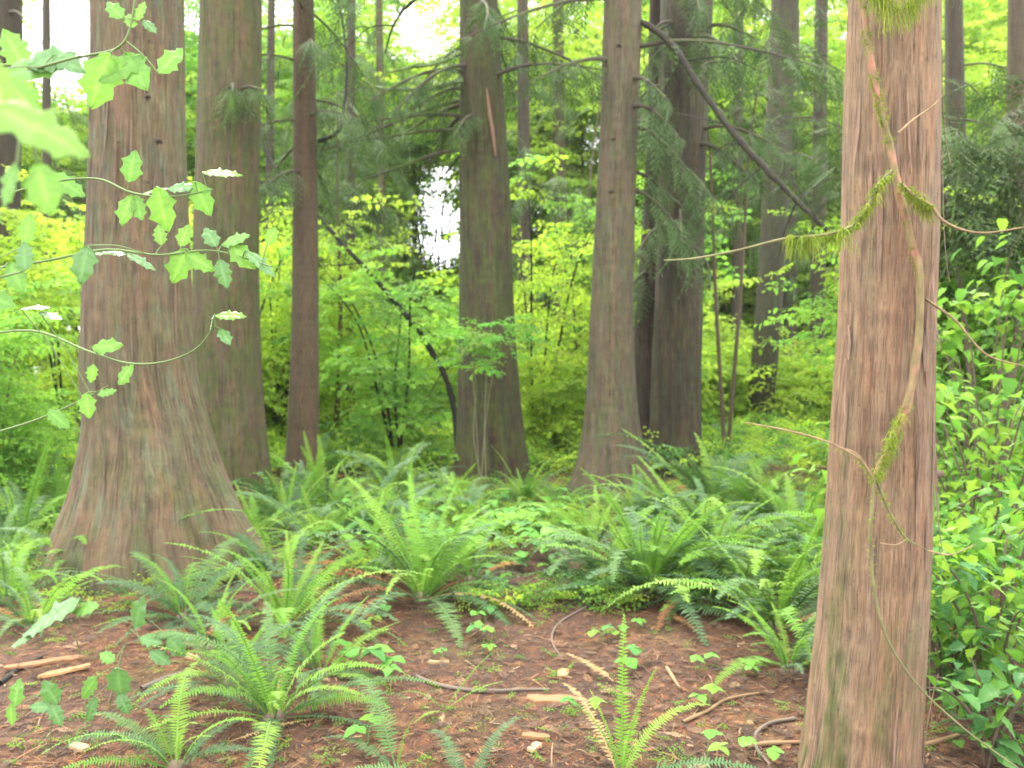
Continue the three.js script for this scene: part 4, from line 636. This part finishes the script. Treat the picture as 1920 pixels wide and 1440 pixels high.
const HM_ = (m) => { m.vertexColors = true; return m; }, HM = [HM_(leafMat(0.160, 0.336, 0.048, 0.5, 0.5, 0.3)), HM_(leafMat(0.128, 0.288, 0.044, 0.45, 0.6, 0.28)), HM_(leafMat(0.088, 0.200, 0.048, 0.35, 0.8, 0.25)), HM_(leafMat(0.185, 0.350, 0.060, 0.5, 0.4, 0.4))];
// leaves: [px, py, distance, length in px, angle in the picture (0 right, 90 up), tilt toward the sky, material, shape]
function hollyBranch(parent, stemPts, r, leaves) {
  const p = stemPts.map((a) => P(...a).sub(parent.position)), acc = new Acc(), cv = new THREE.CatmullRomCurve3(p), st = part('stem', new THREE.BufferGeometry(), GREENTWIG, parent);
  tube(acc, p, [r, r * 0.8, r * 0.5], 6, 30, 0.15);
  for (const [px, py, d, len, ang, tilt, m = 0, g = 0] of leaves) {
    const a = ang * D2R, L = len / F * d, dir = V(Math.cos(a), Math.sin(a), sym(0.35)), tip = P(px, py, d).sub(parent.position);
    const n = V(sym(0.3), Math.sin(tilt * D2R) , Math.cos(tilt * D2R)), f = part('leaf', HOLLY[g], HM[m], st);
    f.quaternion.copy(look(dir, n)); f.scale.setScalar(L); f.position.copy(tip.addScaledVector(dir.normalize(), -L * 0.5));
    let best = p[0], bd = 1e9; for (let k = 0; k <= 60; k++) { const q = cv.getPoint(k / 60), e = q.distanceTo(f.position); if (e < bd) { bd = e; best = q; } }
    tube(acc, [best, best.clone().lerp(f.position, 0.5).add(V(0, 0.06 * bd, 0)), f.position.clone()], [r * 0.45, r * 0.4, r * 0.4], 4, 6);
  }
  st.geometry = acc.geo();
}
{
  const root = onGround(-0.95, -1.15), th = thing('holly_bush', 'holly with spiny glossy leaves reaching in from the left edge', 'bush', root);
  part('main_stem', tubeGeo([V(0, -0.05, 0), V(-0.05, 0.6, 0.02), V(0.02, 1.2, 0.0), V(0.0, 2.0, -0.05)], [0.016, 0.014, 0.011, 0.006], 8, 30, 0.15), GREENTWIG, th);
  hollyBranch(th, [[-160, 330, 1.1], [-40, 260, 0.8], [40, 215, 0.62], [110, 225, 0.55]], 0.003, [[70, 235, 0.52, 190, -22, 42, 3, 0], [80, 350, 0.62, 105, -70, 20, 0, 1], [14, 345, 0.62, 90, -120, 30, 1, 0], [-5, 170, 0.55, 120, 95, 20, 3, 0]]);
  hollyBranch(th, [[-200, 200, 1.3], [-60, 160, 1.15], [60, 130, 1.05], [150, 105, 1]], 0.003, [[60, 125, 1.05, 120, 10, 30, 1, 0], [95, 108, 1.05, 90, 35, 10, 2, 1], [30, 170, 1, 100, -40, 40, 0, 1], [128, 118, 1.05, 60, -20, 30, 2, 1], [25, 90, 1.1, 90, 120, 20, 0, 0]]);
  hollyBranch(th, [[-150, 120, 1.5], [60, 120, 1.4], [160, 105, 1.35], [232, 80, 1.3], [250, 20, 1.3], [255, -40, 1.3]], 0.0026, [[185, 150, 1.3, 110, -118, 20, 0, 1], [225, 125, 1.3, 95, -150, 25, 0, 0], [252, 130, 1.3, 85, -58, 15, 1, 1], [318, 112, 1.3, 68, 60, 12, 0, 1], [215, 18, 1.3, 46, 130, 20, 1, 1], [280, 48, 1.32, 36, -40, 30, 2, 0], [245, 38, 1.3, 34, 100, 60, 3, 1], [262, 20, 1.3, 40, 70, 30, 3, 0]]);
  hollyBranch(th, [[-120, 420, 1.7], [60, 350, 1.6], [180, 335, 1.55], [250, 362, 1.5], [330, 368, 1.45], [400, 355, 1.45]], 0.0026, [[246, 312, 1.5, 62, 80, 10, 1, 1], [235, 392, 1.5, 60, -110, 15, 0, 1], [258, 388, 1.5, 52, -70, 20, 1, 0], [302, 392, 1.45, 84, -85, 12, 0, 1], [340, 350, 1.45, 52, 10, 40, 2, 0], [378, 372, 1.45, 66, -70, 14, 1, 1], [416, 322, 1.45, 70, 5, 55, 0, 2], [290, 356, 1.5, 50, 20, 60, 1, 0], [125, 345, 1.6, 70, -30, 30, 1, 0]]);
  hollyBranch(th, [[-140, 520, 1.6], [80, 490, 1.5], [200, 468, 1.45], [300, 478, 1.4], [400, 470, 1.4], [510, 500, 1.4]], 0.0026, [[212, 472, 1.45, 70, 5, 72, 2, 0], [265, 488, 1.45, 60, -25, 65, 2, 0], [335, 498, 1.4, 74, -120, 12, 0, 1], [375, 490, 1.4, 60, -30, 20, 0, 0], [345, 442, 1.4, 44, 70, 30, 3, 1], [395, 444, 1.4, 46, 120, 60, 2, 1], [440, 448, 1.4, 60, 20, 40, 1, 0], [455, 480, 1.4, 62, -40, 30, 0, 1], [490, 492, 1.4, 70, -35, 60, 2, 0], [418, 512, 1.4, 56, -75, 30, 2, 0], [508, 442, 1.4, 36, 60, 20, 0, 1], [300, 440, 1.42, 42, 100, 40, 3, 0], [155, 495, 1.3, 74, -100, 25, 2, 1]]);
  hollyBranch(th, [[-100, 640, 1.7], [60, 620, 1.6], [170, 660, 1.5], [240, 681, 1.48], [310, 678, 1.45], [370, 652, 1.42], [402, 612, 1.4]], 0.0026, [[200, 648, 1.48, 54, 12, 35, 0, 1], [234, 702, 1.46, 46, 60, 15, 0, 1], [396, 604, 1.4, 34, 80, 70, 2, 1], [422, 630, 1.4, 38, -50, 66, 2, 1], [432, 590, 1.4, 56, 5, 50, 0, 2], [172, 700, 1.5, 36, -100, 20, 0, 0]]);
  hollyBranch(th, [[-80, 830, 1.7], [60, 790, 1.6], [150, 752, 1.55], [205, 722, 1.5]], 0.0024, [[163, 760, 1.5, 48, -80, 15, 0, 1], [110, 785, 1.55, 50, -40, 40, 1, 0], [200, 735, 1.5, 34, 20, 40, 1, 0], [66, 575, 1.5, 52, 10, 70, 2, 0], [95, 590, 1.5, 50, -10, 72, 2, 0]]);
  hollyBranch(th, [[-150, 560, 1.2], [-40, 530, 1.1], [40, 510, 1.05]], 0.0024, [[28, 518, 1.1, 66, -60, 20, 1, 1], [45, 480, 1.1, 60, 100, 20, 2, 0], [-5, 560, 1.1, 70, -20, 30, 1, 0], [50, 430, 1.2, 60, 80, 40, 0, 0]]);
}
// holly seedlings on the floor at the lower left
function seedling(label, pts, d, leaves) { const b = P(pts[0][0], pts[0][1], d); b.y = Math.min(b.y, gh(b.x, b.z)); const th = thing('holly_sapling', label, 'plant', b); hollyBranch(th, pts.map(([x, y], i) => [x, y, d - 0.05 * i]), 0.0028, leaves); }
seedling('holly seedling with dull bluish leaves in the lower left foreground', [[195, 1400], [205, 1330], [225, 1240], [250, 1160], [262, 1120]], 3.5, [[222, 1282, 3.3, 72, -95, 35, 2, 1], [232, 1320, 3.3, 44, -60, 40, 2, 0], [258, 1150, 3.3, 66, 75, 35, 2, 1], [200, 1232, 3.3, 40, 160, 40, 1, 0], [300, 1232, 3.3, 46, -30, 45, 2, 0], [282, 1200, 3.3, 44, -10, 45, 2, 0], [330, 1212, 3.3, 50, -50, 40, 2, 1], [165, 1290, 3.3, 56, -130, 30, 1, 0], [170, 1330, 3.3, 50, -110, 40, 2, 0]]);
seedling('holly seedling at the far lower left corner with few leaves', [[90, 1440], [95, 1380], [98, 1320], [92, 1280]], 3.3, [[95, 1300, 3.1, 52, 110, 35, 2, 1], [105, 1340, 3.1, 46, -60, 40, 2, 0], [30, 1300, 3.1, 50, 90, 30, 1, 1], [75, 1325, 3.1, 40, 170, 40, 2, 0], [20, 1340, 3.1, 40, -80, 40, 0, 0]]);
seedling('low holly sprig with a large pale shiny leaf at the left edge', [[150, 1230], [140, 1190], [120, 1160], [100, 1140]], 4.2, [[95, 1152, 4.1, 128, 205, 66, 2, 0], [160, 1140, 4.1, 56, 20, 50, 1, 0], [40, 1200, 4.1, 50, 200, 60, 2, 0]]);

// ---------- things lying on the floor ----------
{
  const l = [], l2 = [], l3 = [];
  const bit = (() => { const a = new Acc(); tube(a, [V(0, 0, -0.5), V(0.05, 0.04, 0), V(0, 0, 0.5)], [0.03, 0.04, 0.02], 4, 4, 0.2); return a.geo(); })(), flake = cedar(0.5, 0.15), crumb = (() => { const g = new THREE.BoxGeometry(1, 0.3, 1.8, 1, 1, 1); const p = g.attributes.position; for (let i = 0; i < p.count; i++) p.setXYZ(i, p.getX(i) * (p.getZ(i) > 0 ? 0.6 : 1), p.getY(i) + 0.15 * p.getX(i), p.getZ(i) * (p.getX(i) > 0 ? 0.8 : 1)); g.computeVertexNormals(); return g; })();
  const tone = () => { const k = rr(0.36, 0.8), y = rnd(); return y < 0.5 ? col(0.17 * k, 0.1 * k, 0.06 * k) : y < 0.8 ? col(0.3 * k, 0.155 * k, 0.07 * k) : y < 0.93 ? col(0.1 * k, 0.07 * k, 0.05 * k) : col(0.42 * k, 0.28 * k, 0.16 * k); };
  const spot = () => { const d = 2.4 + 8 * Math.pow(rnd(), 1.6), x = sym(0.72) * d; return onGround(x, -d); };
  for (let k = 0; k < 15000; k++) { const p = spot(); p.y += rr(0.001, 0.012); const s = rr(0.02, 0.075) * (rnd() < 0.08 ? 2.2 : 1), w = rr(0.03, 0.08); l.push([at(p, eul(sym(0.25), rnd() * 6.28, 0), V(w, w, s)), tone()]); }
  for (let k = 0; k < 8000; k++) { const p = spot(); p.y += rr(0.003, 0.015); l2.push([at(p, eul(sym(0.3), rnd() * 6.28, sym(0.3)), rr(0.07, 0.2)), tone().multiplyScalar(0.9)]); }
  for (let k = 0; k < 3000; k++) { const p = spot(); p.y += rr(0.002, 0.008); l3.push([at(p, eul(sym(0.3), rnd() * 6.28, sym(0.4)), V(rr(0.004, 0.014), rr(0.004, 0.012), rr(0.006, 0.02))), tone()]); }
  const g = thing('forest_litter', 'brown needles, cedar flakes, twigs and bark crumbs strewn over the floor', 'litter', V()); g.userData.kind = 'stuff';
  const m = new THREE.MeshStandardMaterial({ color: 0xffffff, roughness: 0.95, side: THREE.DoubleSide });
  copies('twigs', bit, m, l, g); copies('flakes', flake, m, l2, g); copies('crumbs', crumb, m, l3, g);
}
const CHIP = [new THREE.MeshStandardMaterial({ color: col(0.36, 0.19, 0.075), roughness: 0.85 }), new THREE.MeshStandardMaterial({ color: col(0.33, 0.22, 0.11), roughness: 0.85 }), new THREE.MeshStandardMaterial({ color: col(0.22, 0.1, 0.042), roughness: 0.85 })];
function chipGeo(w, t, l) { const a = new Acc(), n = 5, top = [], bot = []; for (let i = 0; i <= n; i++) { const z = (i / n - 0.5) * l, k = 1 - 0.25 * rnd() - (i === 0 || i === n ? 0.3 : 0); for (const s of [-1, 1]) { const e = s * w / 2 * k + sym(w * 0.06); top.push(a.v(e, t * (0.8 + 0.4 * rnd()), z + sym(l * 0.04))); bot.push(a.v(e * 1.08, 0, z)); } } for (let i = 0; i < n; i++) { const k = i * 2; a.q(top[k], top[k + 2], top[k + 3], top[k + 1]); a.q(bot[k], bot[k + 2], top[k + 2], top[k]); a.q(bot[k + 1], top[k + 1], top[k + 3], bot[k + 3]); } a.q(bot[0], top[0], top[1], bot[1]); a.q(bot[2 * n], bot[2 * n + 1], top[2 * n + 1], top[2 * n]); const g = a.geo(); const f = g.toNonIndexed(); f.computeVertexNormals(); return f; }
const chip = (label, x, y, w, l, yaw, m = 0) => { const p = G(x, y); p.y += 0.004; const o = part(numbered('wood_chip'), chipGeo(w, 0.012, l), CHIP[m], scene); o.position.copy(p); o.rotation.set(sym(0.1), yaw * D2R, 0, 'YXZ'); tag(o, label, 'wood chip', 'wood chips on the floor'); };
chip('orange wood chip alone on the bare soil of the clearing', 1056, 1266, 0.055, 0.085, -15);
chip('pale orange wood chip near the bottom edge right of centre', 1002, 1405, 0.04, 0.075, -30, 1);
chip('reddish bark piece lying above the pale chip near the bottom edge', 1005, 1385, 0.04, 0.11, 88, 2);
chip('pale splinter of wood in the lower left corner', 147, 1405, 0.05, 0.1, 60, 1);
chip('thin pale splinter on the soil right of the small bright seedling', 823, 1245, 0.025, 0.1, 85, 1);
chip('long orange bark strip on the left side of the floor', 85, 1245, 0.06, 0.34, -60, 2);
chip('orange bark sliver beside the long strip on the left', 120, 1262, 0.05, 0.22, -55, 0);
chip('orange rotten wood fragment by the bottom edge at centre', 1035, 1315, 0.1, 0.24, 80, 2);
chip('small orange fragment behind the foreground fern on its left', 360, 1235, 0.05, 0.12, 50, 1);
const stick = (label, l, r, m = TWIG) => { const p = l.map(([x, y, h = 0.01]) => { const q = G(x, y); q.y += h; return q; }), b = p[0].clone(), o = part(numbered('fallen_stick'), tubeGeo(p.map((q) => q.clone().sub(b)), [r, r, r * 0.6], 7, 24, 0.3), m, scene); o.position.copy(b); tag(o, label, 'stick', 'sticks on the floor'); };
const GREYSTICK = new THREE.MeshStandardMaterial({ color: col(0.12, 0.09, 0.07), roughness: 0.9 }), TANSTICK = new THREE.MeshStandardMaterial({ color: col(0.22, 0.135, 0.068), roughness: 0.85 });
stick('grey stick lying across the clearing behind the bottom ferns', [[780, 1272], [830, 1290], [900, 1299], [985, 1297], [1030, 1296]], 0.009, GREYSTICK);
stick('crooked tan stick on the floor just left of the near trunk foot', [[1280, 1358], [1330, 1335], [1360, 1316], [1440, 1300]], 0.008, TANSTICK);
stick('curved grey stick bent beside the near trunk foot', [[1490, 1352], [1440, 1362], [1416, 1385], [1420, 1410], [1445, 1440]], 0.009, GREYSTICK);
stick('pale straight stick touching the near trunk foot', [[1400, 1405], [1440, 1398], [1505, 1396]], 0.01, TANSTICK);
stick('thin curved dark twig below the large spreading fern', [[1100, 1140], [1050, 1170], [1035, 1205], [1055, 1240]], 0.006, GREYSTICK);
stick('short tan stick on the soil under the spreading fern', [[1250, 1255], [1262, 1275], [1275, 1295]], 0.009, TANSTICK);
stick('tan stick lying right of the near trunk foot', [[1720, 1405], [1765, 1393], [1800, 1380]], 0.01, TANSTICK);
stick('dark stick lying on the left floor below the flared cedar', [[0, 1285], [40, 1255], [80, 1235]], 0.012, DARKTWIG);
stick('dark stick at the foot of the foreground fern', [[265, 1295], [310, 1275], [350, 1262]], 0.012, GREYSTICK);
{ const deadf = (label, x, y, yaw, s, m = 1) => { const p = G(x, y); p.y += 0.02; const o = part(numbered('dead_fern_frond'), frond(8, -8, 30, 0.09, 0.1), FERN_DEAD[m], scene); o.position.copy(p); o.rotation.set(0, yaw * D2R, sym(0.2), 'YXZ'); o.scale.setScalar(s); tag(o, label, 'dead frond', 'dry fronds lying on the floor'); };
  deadf('dry tan fern frond lying on the soil right of centre', 1150, 1285, 205, 0.42);
  deadf('pale dry frond crumpled at the bottom left below the foreground fern', 430, 1400, 120, 0.36);
  deadf('orange brown frond on the soil beside the middle fern', 900, 1130, 80, 0.4, 0);
  deadf('rusty frond lying before the fluted cedar', 1080, 985, 60, 0.6, 0);
  deadf('rusty frond at the base of the spreading fern', 1240, 1150, 10, 0.5, 0); }

// ---------- something colourful beyond the trees on the left ----------
{
  const d = 38, th = thing('play_hut', 'small orange, yellow and pale blue play hut glimpsed through leaves on the left', 'play hut', P(45, 765, d)), m = (r, g, b) => new THREE.MeshStandardMaterial({ color: col(r, g, b), roughness: 0.6 });
  th.position.y = gh(th.position.x, th.position.z);
  const bx = (n, w, h, dd, x, y, z, mt) => { const q = part(n, new THREE.BoxGeometry(w, h, dd), mt, th); q.position.set(x, y, z); return q; };
  for (const [x, z] of [[-0.55, 0.5], [0.55, 0.5], [-0.55, -0.5], [0.55, -0.5]]) bx('post', 0.09, 1.65, 0.09, x, 0.82, z, m(0.3, 0.3, 0.32));
  bx('panel', 0.55, 0.42, 0.04, -0.27, 1.3, 0.57, m(0.45, 0.6, 0.8)); bx('panel', 0.5, 0.42, 0.04, 0.28, 1.3, 0.57, m(0.7, 0.6, 0.05));
  const roof = bx('roof', 1.4, 0.05, 0.8, 0, 1.78, 0.33, m(0.75, 0.28, 0.05)); roof.rotation.x = 0.5; const r2 = bx('roof', 1.4, 0.05, 0.8, 0, 1.78, -0.33, m(0.75, 0.28, 0.05)); r2.rotation.x = -0.5;
}
scene.fog = new THREE.FogExp2(0xf6ffee, 0.0004);
// ---------- labels that say where each of the many alike stands ----------
{
  const X = (o) => 960 + o.position.x / -o.position.z * F;
  const W = [[150, 'left of the flared cedar'], [370, 'hidden mostly behind the flared cedar'], [500, 'behind the mossy second cedar'], [610, 'behind the slim reddish trunk'], [740, 'right of the slim reddish trunk'], [860, 'left of the central cedar'], [985, 'behind the central cedar'], [1100, 'between central and fluted cedars'], [1320, 'behind the fluted and grey cedars'], [1420, 'right of the broad grey cedar'], [1570, 'left of the near trunk'], [1750, 'behind the near trunk'], [1e9, 'right of the near trunk']];
  const ORD = ['nearest', 'second', 'third', 'fourth', 'fifth', 'sixth', 'seventh', 'eighth', 'ninth', 'tenth', 'eleventh', 'twelfth', 'thirteenth', 'fourteenth', 'fifteenth', 'sixteenth', 'seventeenth', 'eighteenth', 'nineteenth', 'twentieth'];
  for (const [name, what] of [['understorey_tree', 'leafy understorey tree'], ['background_maple', 'tall far maple'], ['clearing_shrub', 'low bright far shrub'], ['conifer_tree', 'dim far trunk'], ['sword_fern', 'bed fern']]) {
    const many = scene.children.filter((o) => o.name.startsWith(name) && o.userData.group), rows = new Map();
    for (const o of many) { const w = W.find(([x]) => X(o) < x)[1]; rows.set(w, [...(rows.get(w) ?? []), o]); }
    for (const [w, l] of rows) l.sort((a, b) => b.position.z - a.position.z).forEach((o, i) => { o.userData.label = `${what} ${w}` + (l.length > 1 ? `, ${i ? ORD[i] + ' from the front' : 'nearest of its row'}` : ', the only one there'); });
  }
}
renderer.render(scene, camera);
